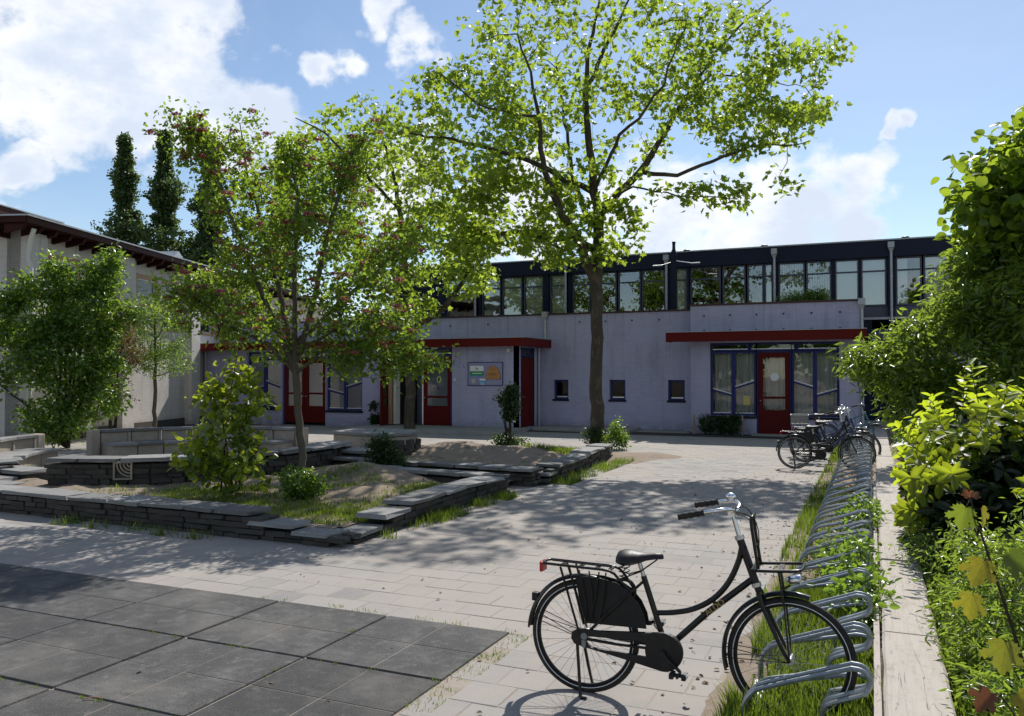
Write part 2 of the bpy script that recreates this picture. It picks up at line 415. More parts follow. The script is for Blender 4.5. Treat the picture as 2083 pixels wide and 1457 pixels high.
def make_soil():
    k = NM('bare_sandy_soil'); p = k.pos()
    a = k.noise(p, 1.1, 6, .6, .4); f = k.noise(p, 11, 6, .7); g = k.noise(p, 140, 2)
    c = k.mix(a, (.14,.105,.078), (.29,.235,.18)); c = k.mix(k.ramp(f, .42, .72, 0, .65), c, (.115,.085,.06))
    c = k.mix(k.math('MULTIPLY', g, .45), c, (.38,.315,.25))
    c = k.mix(k.ramp(k.noise(p, 2.2, 5, .6), .56, .72, 0, .8), c, (.055,.075,.025))
    nb = k.bump(f, .55, .03); nb = k.bump(g, .4, .006, nb)
    return k.done(k.principled(c, .95, 0, .15, nb))
M['soil'] = make_soil()
def make_rubber():
    k = NM('black_rubber_safety_tile'); p = k.pos(); r = k.orand()
    g = k.voro(p, 130); st = k.noise(p, 2.3, 7, .7); st2 = k.noise(k.mapping(p, (1,1,1), (4,2,0)), .7, 4, .6)
    c = k.mix(k.ramp(g, 0, .7), (.028,.028,.030), (.072,.071,.070))
    c = k.mix(k.ramp(st, .45, .72, 0, .6), c, (.15,.147,.14)); c = k.mix(k.ramp(k.noise(p, 9, 6, .75), .5, .75, 0, .5), c, (.20,.195,.185))
    c = k.mix(k.ramp(st2, .46, .7, 0, .5), c, (.19,.175,.155)); c = k.mix(k.ramp(k.noise(k.mapping(p, (.6,3.5,1), (0,0,0), (0,0,.6)), 2.5, 6, .7), .55, .75, 0, .45), c, (.03,.03,.031))
    c = k.mix(k.ramp(k.voro(k.mapping(p, (1,1,1), (1,3,0)), 55), .12, .05, 0, .7), c, (.27,.26,.24))
    c = k.hsv(c, .5, 1, k.math('MULTIPLY_ADD', r, .35, .82))
    nb = k.bump(g, .6, .004); nb = k.bump(st, .2, .01, nb)
    return k.done(k.principled(c, .9, 0, .25, nb))
M['rubbertile'] = make_rubber()
def make_stone(name, a, b, moss=.25):
    k = NM(name); p = k.pos(); r = k.orand()
    n1 = k.noise(k.mapping(p, (1,1,2.5)), 7, 7, .68); n2 = k.noise(p, 38, 4, .6); n3 = k.noise(p, 1.7, 5, .6)
    c = k.mix(n1, a, b); c = k.hsv(c, k.math('MULTIPLY_ADD', r, .03, .485), .9, k.math('MULTIPLY_ADD', r, .6, .7))
    c = k.mix(k.ramp(n3, .5, .7, 0, moss), c, (.075,.078,.045))
    c = k.mix(k.ramp(n2, .6, .75, 0, .5), c, tuple(min(1, x*1.7) for x in b))
    nb = k.bump(n1, .5, .015); nb = k.bump(n2, .35, .005, nb)
    return k.done(k.principled(c, .82, 0, .3, nb))
M['slate'] = make_stone('dark_slate_stone', (.03,.027,.025), (.075,.068,.062))
M['slatecap'] = make_stone('grey_slate_slab', (.125,.125,.125), (.26,.255,.245), .2)
def make_beam():
    k = NM('weathered_pale_beam'); p = k.pos(); r = k.orand()
    g = k.noise(k.mapping(p, (14, .9, 14)), 2.2, 7, .7, .6); s2 = k.noise(k.mapping(p, (3, 2, 3)), 5, 6, .7)
    c = k.mix(g, (.31,.275,.24), (.52,.48,.435)); c = k.mix(k.ramp(s2, .5, .75, 0, .55), c, (.24,.20,.16))
    c = k.mix(k.ramp(k.voro(k.mapping(p, (1,.55,1)), 7), .07, .02, 0, .7), c, (.12,.10,.085))
    cr = k.ramp(k.math('ABSOLUTE', k.math('SUBTRACT', k.noise(k.mapping(p, (6, .45, 6)), 1.1, 4, .6, .5), .5)), .006, 0, 0, 1)
    c = k.mix(k.math('MULTIPLY', cr, .7), c, (.10,.08,.065))
    nb = k.bump(g, .5, .008); nb = k.bump(cr, -.5, .012, nb)
    return k.done(k.principled(c, .88, 0, .2, nb))
M['beam'] = make_beam()
def make_bark(name, a, b, patch=None, scale=7):
    k = NM(name); p = k.obj()
    n1 = k.noise(k.mapping(p, (1,1,.35)), scale, 7, .7); n2 = k.voro(k.mapping(p, (1,1,.6)), scale*.9)
    c = k.mix(n1, a, b)
    if patch: c = k.mix(k.ramp(k.noise(k.mapping(p, (1,1,.55)), 5.5, 4, .6, .6), .52, .60, 0, .7), c, patch)
    nb = k.bump(n1, .7, .03)
    return k.done(k.principled(c, .9, 0, .2, nb))
M['planebark'] = make_bark('plane_tree_bark', (.03,.025,.019), (.085,.072,.053), (.105,.092,.066), 6)
M['bark'] = make_bark('grey_brown_bark', (.06,.05,.04), (.15,.13,.105), None, 14)
M['twig'] = make_bark('dark_twig', (.03,.022,.016), (.075,.055,.04), None, 20)

# ------------------------------------------------------------------ ground sheet
g = MB()
N = 40
xs = [-1500,-400,-120,-60]+[-40+2*i for i in range(31)]+[60,140,400,1500]
ys = [-1500,-400,-120,-40]+[-10+2*i for i in range(31)]+[90,160,400,1500]
g.add([(x, y, -.035) for y in ys for x in xs], [(j*len(xs)+i, j*len(xs)+i+1, (j+1)*len(xs)+i+1, (j+1)*len(xs)+i) for j in range(len(ys)-1) for i in range(len(xs)-1)])
gr = g.build('ground', M['ground']); tag(gr, 'sandy ground of the schoolyard running under the paving', 'ground', kind='structure')

# ------------------------------------------------------------------ schoolyard paving: 30 cm concrete tiles in half bond
TS = .30; GAP = .005
def paver_geo(cx, cy, z, tx, ty, sx=TS, sy=TS):
    hx, hy = sx/2-GAP*.8, sy/2-GAP*.42; b = .004
    def zz(dx, dy): return z+tx*dx+ty*dy
    P = [(cx-hx,cy-hy,-.033),(cx+hx,cy-hy,-.033),(cx+hx,cy+hy,-.033),(cx-hx,cy+hy,-.033)]
    P += [(cx+a*hx, cy+c*hy, zz(a*hx, c*hy)-.0025) for a, c in ((-1,-1),(1,-1),(1,1),(-1,1))]
    P += [(cx+a*(hx-b), cy+c*(hy-b), zz(a*hx, c*hy)) for a, c in ((-1,-1),(1,-1),(1,1),(-1,1))]
    F = [(8,9,10,11)]+[(4+i, 4+(i+1) % 4, 8+(i+1) % 4, 8+i) for i in range(4)]+[(i, (i+1) % 4, 4+(i+1) % 4, 4+i) for i in range(4)]
    return P, F
RX, RY = -2.36, 5.36                    # corner of the rubber play surface
def paved(x, y):
    if x < RX+.12 and y < RY+.12: return False
    if -15.5 < x < -5.06 and 7.32 < y < 12.45: return False
    if -9.9 < x < -5.0 and 12.40 < y < 17.3: return False
    if (x+12.6)**2+(y-12.3)**2 < 3.8**2: return False
    if x > -.82: return False
    return True
camp = Vector((0, 0, 1.82))
cells = []
row = 0; y = -2.0
while y < 24.6:
    x = -20.5 + (TS/2 if row % 2 else 0)
    while x < -.7:
        if paved(x, y): cells.append((x, y))
        x += TS
    y += TS; row += 1
def inview(x, y):
    c, s_ = math.cos(R(23.586)), math.sin(R(23.586))
    d = -x*s_+y*c; l = x*c+y*s_
    return d > 3.9 and abs(l)/d < .64
cells.sort(key=lambda q: (0 if inview(*q) else 1, q[0]**2+q[1]**2))
pv = empty('paving', (0, 0, 0)); MB().box(-20.7, -.8, -2.2, 24.7, -.03, -.0026).build('joint_sand', M['ground'], pv); tag(pv, 'pale concrete tile paving of the schoolyard dusted with sand', 'paving', kind='structure')
base_meshes = []
for i in range(14):
    P, F = paver_geo(0, 0, random.uniform(-.0015,.002), random.uniform(-.006,.006), random.uniform(-.006,.006))
    me = bpy.data.meshes.new('paving_tile'); me.from_pydata(P, [], F); me.materials.append(M['paver']); base_meshes.append(me)
for cx, cy in cells[:300]: inst('paving_tile', random.choice(base_meshes), (cx, cy, 0), random.choice((0, math.pi)), parent=pv)
mb = MB(); rnd = []
for cx, cy in cells[300:]:
    P, F = paver_geo(cx, cy, random.uniform(-.0015,.002), random.uniform(-.006,.006), random.uniform(-.006,.006)); mb.add(P, F); rnd += [random.random()]*12
o = mb.build('paving_tile_field', M['paver'], pv, fixn=False); o['kind'] = 'stuff'
at = o.data.attributes.new('rnd', 'FLOAT', 'POINT'); at.data.foreach_set('value', rnd)

# ------------------------------------------------------------------ rubber play surface: one-metre tiles scored in quarters
rp = empty('rubber_play_surface', (RX, RY, 0)); tag(rp, 'dark rubber safety tiles laid as a play surface', 'play surface', kind='structure')
MB().box(-13.2, RX-.01, -3.2, RY-.01, -.03, -.012).build('under_layer', M['slate'], rp)
tile_ms = []
for i in range(6):
    mb = MB()
    for qx in (0, 1):
        for qy in (0, 1):
            x0, y0 = -1.0+.006+qx*.496, -1.0+.006+qy*.496; s = .4925
            b = .003; dz = random.uniform(-.001,.001)
            lo = [(x0,y0),(x0+s,y0),(x0+s,y0+s),(x0,y0+s)]; hi = [(x0+b,y0+b),(x0+s-b,y0+b),(x0+s-b,y0+s-b),(x0+b,y0+s-b)]
            tl = [0]*4
            mb.add([(p[0],p[1],-.011) for p in lo]+[(p[0],p[1],.002+dz+t) for p, t in zip(lo, tl)]+[(p[0],p[1],.009+dz+t) for p, t in zip(hi, tl)],
                   [(8,9,10,11)]+[(4+i2, 4+(i2+1) % 4, 8+(i2+1) % 4, 8+i2) for i2 in range(4)]+[(i2, (i2+1) % 4, 4+(i2+1) % 4, 4+i2) for i2 in range(4)])
    nf = len(mb.f)
    mb.box(-.99,-.012,-.504,-.499,-.01,.0072); mb.box(-.504,-.499,-.99,-.012,-.01,.0070)
    me = bpy.data.meshes.new('rubber_tile'); me.from_pydata(mb.v, [], mb.f); me.materials.append(M['rubbertile']); me.materials.append(M['ground']); tile_ms.append(me)
    for q in range(nf, len(mb.f)): me.polygons[q].material_index = 1
for i in range(10):
    for j in range(7):
        inst('rubber_tile', random.choice(tile_ms), (RX-i*1.006+random.uniform(-.005,.005), RY-j*1.006+random.uniform(-.005,.005), random.uniform(-.003,.002)), random.uniform(-.004,.004), parent=rp)

# ------------------------------------------------------------------ planting beds inside the low walls
def hash_noise(x, y):
    return (math.sin(x*1.7+y*2.3)+math.sin(x*3.1-y*1.9+1.3)*.6+math.sin(x*5.3+y*4.7+.5)*.35+math.sin(x*9.1-y*8.3)*.2)/2.15
def bed_h1(x, y):
    z = .10+.05*hash_noise(x, y)+.018*hash_noise(x*4.3+1, y*4.9)+.010*hash_noise(x*11, y*12.7)
    z += .25*math.exp(-(((x+7.9)/1.0)**2+((y-11.5)/.95)**2))+.16*math.exp(-(((x+6.7)/.6)**2+((y-10.0)/.7)**2))
    return z
def bed_h2(x, y):
    return .13+.04*hash_noise(x*1.3, y*1.2)+.022*hash_noise(x*4.1, y*4.4+2)+.012*hash_noise(x*10.3, y*11.9)+.30*math.exp(-(((x+8.0)/1.1)**2+((y-15.3)/1.0)**2))+.2*math.exp(-(((x+6.3)/.8)**2+((y-15.6)/.8)**2))
def bed(name, label, x0, x1, y0, y1, h, keep, step=.085):
    nx, ny = int((x1-x0)/step)+1, int((y1-y0)/step)+1
    P = [(x0+(x1-x0)*i/nx, y0+(y1-y0)*j/ny) for j in range(ny+1) for i in range(nx+1)]
    mb = MB(); mb.v = [(x, y, h(x, y)) for x, y in P]
    for j in range(ny):
        for i in range(nx):
            q = (j*(nx+1)+i, j*(nx+1)+i+1, (j+1)*(nx+1)+i+1, (j+1)*(nx+1)+i)
            if keep(*P[q[0]]): mb.f.append(q)
    o = mb.build(name, M['soil'], smooth=80, fixn=False); tag(o, label, 'soil', kind='structure'); return o
bed('planting_bed', 'bare sandy soil heaped inside the nearer low stone wall', -14.6, -5.42, 7.55, 12.7, bed_h1, lambda x, y: (x+12.6)**2+(y-12.3)**2 > 3.0**2)
bed('sand_mound', 'sandy mound behind the second low stone wall', -9.8, -5.2, 12.75, 17.4, bed_h2, lambda x, y: (x+12.6)**2+(y-12.3)**2 > 3.0**2)
mb = MB()
for i in range(24):
    a = 2*math.pi*i/24
    mb.v.append((-12.6+3.1*math.cos(a), 12.3+3.1*math.sin(a), .02))
mb.f.append(tuple(range(24)))
tag(mb.build('sunken_floor', M['ground']), 'sandy round floor inside the ring of benches', 'floor', kind='structure')
# bare earth at the foot of the large tree
mb = MB(); mb.v.append((-4.95, 17.9, .05))
for i in range(28):
    a = 2*math.pi*i/28; rr = 1+.15*math.sin(3*a)+.1*math.sin(5*a+1)
    mb.v.append((-4.95+0.95*rr*math.cos(a)*.6, 17.9+1.3*rr*math.sin(a)*.6, .035+.008*math.sin(4*a)))
for i in range(28):
    a = 2*math.pi*i/28; rr = 1+.15*math.sin(3*a)+.1*math.sin(5*a+1)
    mb.v.append((-4.95+1.0*rr*math.cos(a), 17.9+1.35*rr*math.sin(a), -.004))
mb.f = [(0, 1+i, 1+(i+1) % 28) for i in range(28)]+[(1+i, 29+i, 29+(i+1) % 28, 1+(i+1) % 28) for i in range(28)]
tag(mb.build('earth_patch', M['soil'], smooth=80), 'bare earth patch beside the big tree trunk', 'earth', kind='structure')
# soil strip under the rack and behind the beam
def strip_h(x, y): return .02+.02*hash_noise(x*3, y*2)+(.06 if x > .2 else 0)
bed('soil_strip', 'weedy soil strip under the bicycle rack', -.92, .05, 1.5, 28.0, lambda x, y: -.012+.03*min(1, max(0, (x+.9)/.2))+.012*hash_noise(x*4, y*3), lambda x, y: True, .2)
bed('hedge_bed', 'soil of the shrub border behind the pale beam', .3, 9.0, 1.0, 27.0, lambda x, y: .10+.04*hash_noise(x, y), lambda x, y: True, .5)

# ------------------------------------------------------------------ dry-stone walls
def stone_mesh(kind):
    bm = bmesh.new(); bmesh.ops.create_cube(bm, size=1.0)
    for v in bm.verts: v.co += Vector((random.uniform(-.05,.05), random.uniform(-.06,.06), random.uniform(-.09,.09) if kind == 's' else random.uniform(-.12,.12)))
    bmesh.ops.bevel(bm, geom=list(bm.edges), offset=.035, segments=1, affect='EDGES', clamp_overlap=True)
    me = bpy.data.meshes.new('stone'); bm.to_mesh(me); bm.free()
    me.materials.append(M['slate' if kind == 's' else 'slatecap']); return me
ST = [stone_mesh('s') for _ in range(10)]; CAP = [stone_mesh('c') for _ in range(6)]
def dry_wall(name, label, path, height, thick, course=.058, slen=(.16,.42), cap=(.45,.8), capw=None, caph=.045, heightf=None):
    """path: list of (x, y); each stone and each cap slab is laid by itself"""
    P = [Vector((p[0], p[1], 0)) for p in path]
    seg = [(P[i+1]-P[i]).length for i in range(len(P)-1)]; L = sum(seg)
    def at(s):
        s = min(max(s, 0), L); i = 0
        while i < len(seg)-1 and s > seg[i]: s -= seg[i]; i += 1
        d = (P[i+1]-P[i]).normalized(); return P[i]+d*s, d
    root = empty(name, P[0]); tag(root, label, 'stone wall')
    hf = heightf or (lambda t: height)
    core = MB(); n = max(2, int(L/.4))
    for i in range(n):
        a, da = at(L*i/n); b, db = at(L*(i+1)/n); hh = min(hf(i/n), hf((i+1)/n))-caph-.025
        core.obox((a+b)/2+Vector((0,0,hh/2-.02)), (b-a)*.5, da.cross(Vector((0,0,1)))*(thick/2-.04), (0,0,hh/2))
    core.build('core', M['slate'], root)
    z = -.02
    ci = 0
    while z < height-caph:
        ch = course*random.uniform(.8, 1.25); s = -random.uniform(0, .1)
        while s < L:
            l = random.uniform(*slen); mid = s+l/2
            if hf(min(max(mid/L, 0), 1))-caph+.006 >= z+ch*.9 or z < .05:
                p, d = at(mid); sd = d.cross(Vector((0,0,1))).normalized()
                for side in (1, -1):
                    w = random.uniform(.10, .16)
                    off = thick/2-w/2+random.uniform(-.028,.02)
                    if side == -1 and ci % 2 == 0 and thick < .3: continue
                    o = inst('stone', random.choice(ST), p+sd*off*side+Vector((0,0,z+ch/2)), math.atan2(d.y, d.x)+random.uniform(-.06,.06), (l-.012, w, ch-.007), root, rot=(random.uniform(-.04,.04), random.uniform(-.03,.03), math.atan2(d.y, d.x)+random.uniform(-.06,.06)))
            s += l
        z += ch; ci += 1
    s = 0
    while s < L:
        l = random.uniform(*cap); l = min(l, max(L-s, .2)); p, d = at(s+l/2)
        hh = hf((s+l/2)/L); cw = (capw or thick+.05)*random.uniform(.95, 1.06)
        inst('cap_slab', random.choice(CAP), p+Vector((0,0,hh-caph/2+random.uniform(-.006,.006))), math.atan2(d.y, d.x)+random.uniform(-.015,.015), (l-.012, cw, caph*random.uniform(.85,1.2)), root, rot=(random.uniform(-.015,.015), random.uniform(-.015,.015), math.atan2(d.y, d.x)+random.uniform(-.015,.015)))
        s += l
    return root
def hf_front(t):      # drops a course, then another, towards the corner
    x = t*8.3
    return .30 if x < 7.4 else (.20 if x < 7.85 else .13)
dry_wall('low_stone_wall', 'long low dark dry-stone wall with slab caps facing the rubber tiles', [(-13.55,7.62),(-10.5,7.52),(-5.27,7.42)], .30, .34, heightf=hf_front, capw=.40)
def hf_right(t):
    y = t*4.2
    return .11 if y < .35 else (.17 if y < .75 else (.22 if y < 1.15 else .29))
dry_wall('low_stone_wall', 'low dark dry-stone wall stepping down to its near corner beside the paving', [(-5.29,7.55),(-5.34,11.6)], .29, .34, heightf=hf_right, capw=.42)
dry_wall('low_stone_wall', 'short low stone wall closing the nearer bed, with the second wall behind it', [(-5.5,11.75),(-8.3,12.1)], .27, .3, capw=.36)
dry_wall('low_stone_wall', 'low stone wall along the front of the second sandy bed', [(-5.1,12.62),(-9.3,12.9)], .29, .32, capw=.40)
dry_wall('low_stone_wall', 'low stone wall running from the second bed corner to the big tree', [(-5.12,12.8),(-5.22,14.9),(-5.38,17.3)], .30, .34, heightf=lambda t: .18 if t < .06 else (.28 if t < .5 else .33), capw=.42)
CX, CY = -12.6, 12.3
arc = lambda a0, a1, r, n: [(CX+r*math.cos(R(a0+(a1-a0)*i/n)), CY+r*math.sin(R(a0+(a1-a0)*i/n))) for i in range(n+1)]
dry_wall('curved_stone_wall', 'tall curved dark stone wall with pale caps holding the round seating pit', arc(-77, 22, 3.25, 14), .52, .42, course=.075, slen=(.14,.36), capw=.5, caph=.05)
dry_wall('curved_stone_wall', 'low curved stone wall under the bench at the far left edge', arc(196, 250, 3.05, 8), .34, .4, course=.07, capw=.55)

# ------------------------------------------------------------------ ring of concrete benches
def bench_ring(name, label, a0, a1, rad, htop, npan, seat=True):
    mid = R((a0+a1)/2)
    root = empty(name, (CX+rad*math.cos(mid), CY+rad*math.sin(mid), 0)); tag(root, label, 'bench')
    def seg(mb, b0, b1, r0, r1, z0, z1, n=4):
        rings = []
        for i in range(n+1):
            a = R(b0+(b1-b0)*i/n); c, s = math.cos(a), math.sin(a)
            rings.append([(CX+r0*c, CY+r0*s, z0), (CX+r1*c, CY+r1*s, z0), (CX+r1*c, CY+r1*s, z1), (CX+r0*c, CY+r0*s, z1)])
        mb.loft(rings)
    st = (a1-a0)/npan
    for i in range(npan):
        b0, b1 = a0+i*st, a0+(i+1)*st; gp = st*.02
        mb = MB(); seg(mb, b0+gp+st*.09, b1-gp, rad, rad+.16, 0, htop-.075); mb.build('back_panel', M['concrete'], root, bevel=.008)
        mb = MB(); seg(mb, b0+gp*.5, b0+gp+st*.085, rad-.025, rad+.18, 0, htop-.07, 1); mb.build('post', M['concrete'], root, bevel=.008)
        mb = MB(); seg(mb, b0+gp*.3, b1-gp*.3, rad-.06, rad+.22, htop-.065, htop); mb.build('coping', M['slatecap'], root, bevel=.01)
        if seat:
            mb = MB(); seg(mb, b0+gp*.3, b1-gp*.3, rad-.62, rad-.03, .27, .33); mb.build('seat_slab', M['slatecap'], root, bevel=.01)
            mb = MB(); seg(mb, b0+gp, b1-gp, rad-.54, rad-.05, 0, .267); mb.build('seat_base', M['concrete'], root)
    mb = MB(); seg(mb, a1+.3, a1+4, rad-.03, rad+.2, 0, htop+.005, 2); mb.build('end_block', M['concrete'], root, bevel=.03)
    mb = MB(); seg(mb, a0-4, a0-.3, rad-.03, rad+.2, 0, htop+.005, 2); mb.build('end_block', M['concrete'], root, bevel=.03)
    return root
bench_ring('curved_bench', 'curved concrete bench with panelled back at the far side of the seating pit', 82, 165, 3.15, .61, 7)
bench_ring('curved_bench', 'short curved concrete bench with panelled back at the left edge', 192, 226, 3.2, .60, 3)
# end block right of the ring, slab topped
eb = empty('stone_end_block', (-9.4, 14.6, 0)); tag(eb, 'rounded block seat with pale slab top between the two sandy beds', 'block seat')
pts = [(-10.2,14.15),(-9.4,13.95),(-8.75,14.0),(-8.5,14.25),(-8.55,14.75),(-8.9,15.1),(-9.6,15.15),(-10.2,14.9)]
mb = MB(); mb.loft([[(x, y, z) for x, y in pts] for z in (0, .60)]); mb.build('block', M['concrete'], eb, bevel=.03)
cxm, cym = -9.35, 14.5
mb = MB(); mb.loft([[(cxm+(x-cxm)*1.05, cym+(y-cym)*1.07, z) for x, y in pts] for z in (.605, .665)]); mb.build('slab_top', M['slatecap'], eb, bevel=.012)
for i in range(26):
    t = i/25; j = int(t*3.999); p0, p1 = Vector((*pts[j+1 if j < 6 else 6], 0)), Vector((*pts[j+2 if j < 6 else 7], 0)); q = p0.lerp(p1, t*4-int(t*3.999))
    d = (p1-p0).normalized()
    inst('stone', random.choice(ST), q+Vector((0,0,.08+.1*(i % 5))), math.atan2(d.y, d.x), (.26,.1,.09), eb)
# lower step slab before it
sl = empty('step_slab', (-9.0, 13.4, 0)); tag(sl, 'low slab seat on dark stone base in front of the block seat', 'block seat')
MB().box(-9.55,-8.45,13.1,13.75,0,.34).build('base', M['slate'], sl, bevel=.02)
MB().box(-9.62,-8.4,13.05,13.8,.345,.40).build('slab', M['slatecap'], sl, bevel=.012)
# flagstone steps at the left edge
stp = empty('flagstone_steps', (-13.2, 9.3, 0)); tag(stp, 'pale flagstone steps at the left edge before the curved wall', 'steps')
for (x0, x1, y0, y1, z) in ((-14.6,-13.2,8.3,8.95,.20),(-14.0,-12.95,8.75,9.3,.14),(-14.9,-13.6,8.95,9.6,.27),(-15.2,-14.1,9.4,10.2,.33),(-12.95,-12.3,8.65,8.95,.12),(-13.9,-12.9,9.35,9.9,.22)):
    inst('flagstone', random.choice(CAP), ((x0+x1)/2, (y0+y1)/2, z-.03), random.uniform(-.1,.1), (x1-x0, y1-y0, .06), stp)
    inst('stone', random.choice(ST), ((x0+x1)/2, (y0+y1)/2+.05, (z-.06)/2), random.uniform(-.1,.1), ((x1-x0)*.92, (y1-y0)*.85, z-.06), stp)
# vent stone with quarter-circle slots
va = R(-57); vp = Vector((CX+3.47*math.cos(va), CY+3.47*math.sin(va), .33)); vn = Vector((math.cos(va), math.sin(va), 0)); vu = Vector((-math.sin(va), math.cos(va), 0))
vr = empty('vent_stone', (vp.x, vp.y, 0)); tag(vr, 'square pale vent tile with quarter circle slots in curved wall', 'vent')
mb = MB()
for a, b in ((-.14,-.115),(.115,.14)):
    mb.obox(vp+vu*(a+b)/2, vu*abs(b-a)/2, vn*.025, (0,0,.14)); mb.obox(vp+Vector((0,0,(a+b)/2)), vu*.114, vn*.024, (0,0,abs(b-a)/2))
mb.build('frame', M['concrete'], vr)
MB().obox(vp-vn*.02, vu*.115, vn*.008, (0,0,.115)).build('back_plate', M['slate'], vr)
for rr in (.05,.10,.15,.20):
    pts3 = [vp+vn*.004+vu*(.11-rr*math.cos(R(90*i/8)))+Vector((0,0,.11-rr*math.sin(R(90*i/8)))) for i in range(9)]
    mb = MB()
    for i in range(8): mb.bar(pts3[i], pts3[i+1], .02, .018, vn)
    mb.build('rib', M['concrete'], vr)
# ------------------------------------------------------------------ building helpers
class Fr:
    """a wall frame: origin, u along the wall, n outward, z up"""
    def __init__(s, o, u, n): s.o, s.u, s.n = Vector(o), Vector(u), Vector(n)
    def p(s, u, v, n=0.0): return s.o+s.u*u+s.n*n+Vector((0,0,v))
    def box(s, mb, u0, u1, v0, v1, n0, n1):
        return mb.obox(s.p((u0+u1)/2, (v0+v1)/2, (n0+n1)/2), s.u*((u1-u0)/2), s.n*((n1-n0)/2), Vector((0,0,(v1-v0)/2)))
    def wall(s, mb, u0, u1, v0, v1, n, holes, rev=.14, thick=.3, right=True):
        us = sorted({u0, u1, *[h[0] for h in holes], *[h[1] for h in holes]}); vs_ = sorted({v0, v1, *[h[2] for h in holes], *[h[3] for h in holes]})
        def inh(u, v): return any(h[0] < u < h[1] and h[2] < v < h[3] for h in holes)
        for i in range(len(us)-1):
            for j in range(len(vs_)-1):
                if not inh((us[i]+us[i+1])/2, (vs_[j]+vs_[j+1])/2):
                    mb.add([s.p(us[i],vs_[j],n), s.p(us[i+1],vs_[j],n), s.p(us[i+1],vs_[j+1],n), s.p(us[i],vs_[j+1],n)], [(0,1,2,3)])
        for a, b, c, d in holes:
            for q in (((a,c),(b,c)),((b,c),(b,d)),((b,d),(a,d)),((a,d),(a,c))):
                mb.add([s.p(*q[0],n), s.p(*q[1],n), s.p(*q[1],n-rev), s.p(*q[0],n-rev)], [(0,1,2,3)])
        for q in (((u0,v0),(u0,v1)),((u0,v1),(u1,v1)),((u1,v1),(u1,v0)))[:3 if right else 2]:
            mb.add([s.p(*q[0],n), s.p(*q[1],n), s.p(*q[1],n-thick), s.p(*q[0],n-thick)], [(0,1,2,3)])
        return mb
def window(F, root, u0, u1, v0, v1, n, mat, fw=.06, mull=(), trans=(), depth=.07, sill=None, strips=False, name='window', gl='glass'):
    """frame with its bars; each pane of glass is a sub-part"""
    mb = MB()
    F.box(mb, u0, u0+fw, v0, v1, n-depth, n); F.box(mb, u1-fw, u1, v0, v1, n-depth, n)
    F.box(mb, u0+fw, u1-fw, v0, v0+fw, n-depth, n-.003); F.box(mb, u0+fw, u1-fw, v1-fw, v1, n-depth, n-.003)
    for m_ in mull: F.box(mb, m_-fw/2, m_+fw/2, v0+fw, v1-fw, n-depth, n-.005)
    for t_ in trans: F.box(mb, u0+fw, u1-fw, t_-fw/2, t_+fw/2, n-depth, n-.008)
    w = mb.build(name, mat, root)
    xs_ = [u0+fw]+[x for m_ in mull for x in (m_-fw/2, m_+fw/2)]+[u1-fw]; zs_ = [v0+fw]+[x for t_ in trans for x in (t_-fw/2, t_+fw/2)]+[v1-fw]
    for i in range(0, len(xs_), 2):
        for j in range(0, len(zs_), 2):
            mb = MB(); F.box(mb, xs_[i]-.005, xs_[i+1]+.005, zs_[j]-.005, zs_[j+1]+.005, n-depth*.62, n-depth*.52); mb.build('pane', M[gl], w)
    if sill:
        mb = MB(); F.box(mb, u0-.03, u1+.03, v0-.07, v0-.005, n-depth, n+.05); mb.build('sill', sill, w)
    if strips:
        for i in range(0, len(xs_), 2):
            mb = MB(); F.box(mb, xs_[i], xs_[i+1], v0+fw-.003, v0+fw+.022, n-depth*.4, n-.012); mb.build('drip_strip', M['silver'], w)
    return w
def curtain(F, w, u0, u1, v0, v1, n, mat, amp=.035, wl=.11, name='curtain'):
    k = max(8, int((u1-u0)/.015)); mb = MB(); P = []
    for i in range(k+1):
        u = u0+(u1-u0)*i/k; d = n+amp*math.sin(2*math.pi*u/wl)+amp*.5*math.sin(2*math.pi*u/(wl*2.7)+1)
        P += [F.p(u, v0, d), F.p(u, v1, d)]
    mb.add(P, [(2*i, 2*i+2, 2*i+3, 2*i+1) for i in range(k)]); mb.build(name, mat, w, smooth=60, fixn=False)
def downpipe(F, root, u, v0, v1, n, r=.045, head=True):
    mb = MB(); mb.tube([F.p(u, v0, n+r+.02), F.p(u, v1, n+r+.02)], r, 10)
    v = v0+.4
    while v < v1: mb.tube([F.p(u, v, n+r+.02), F.p(u, v+.035, n+r+.02)], r*1.18, 10); v += 1.1
    o = mb.build('downpipe', M['zinc'], root, smooth=40)
    if head:
        mb = MB(); mb.loft([[F.p(u+a*s_, v1+dz, n+r+.02+b*s_) for a, b in ((-1,-1),(1,-1),(1,1),(-1,1))] for s_, dz in ((.05,-.02),(.075,.06),(.095,.09),(.095,.27))]); mb.build('hopper_head', M['zinc'], o)
    return o
NEG = (0, -1, 0)
sb = empty('school_building', (-10, 25, 0)); tag(sb, 'low lilac painted brick school building with dark red canopies', 'school building')
FA = Fr((0, 26.3, 0), (1,0,0), NEG); FB = Fr((0, 25.7, 0), (1,0,0), NEG); FC = Fr((0, 24.4, 0), (1,0,0), NEG)
FS = Fr((-10.4, 24.4, 0), (0,1,0), (1,0,0))
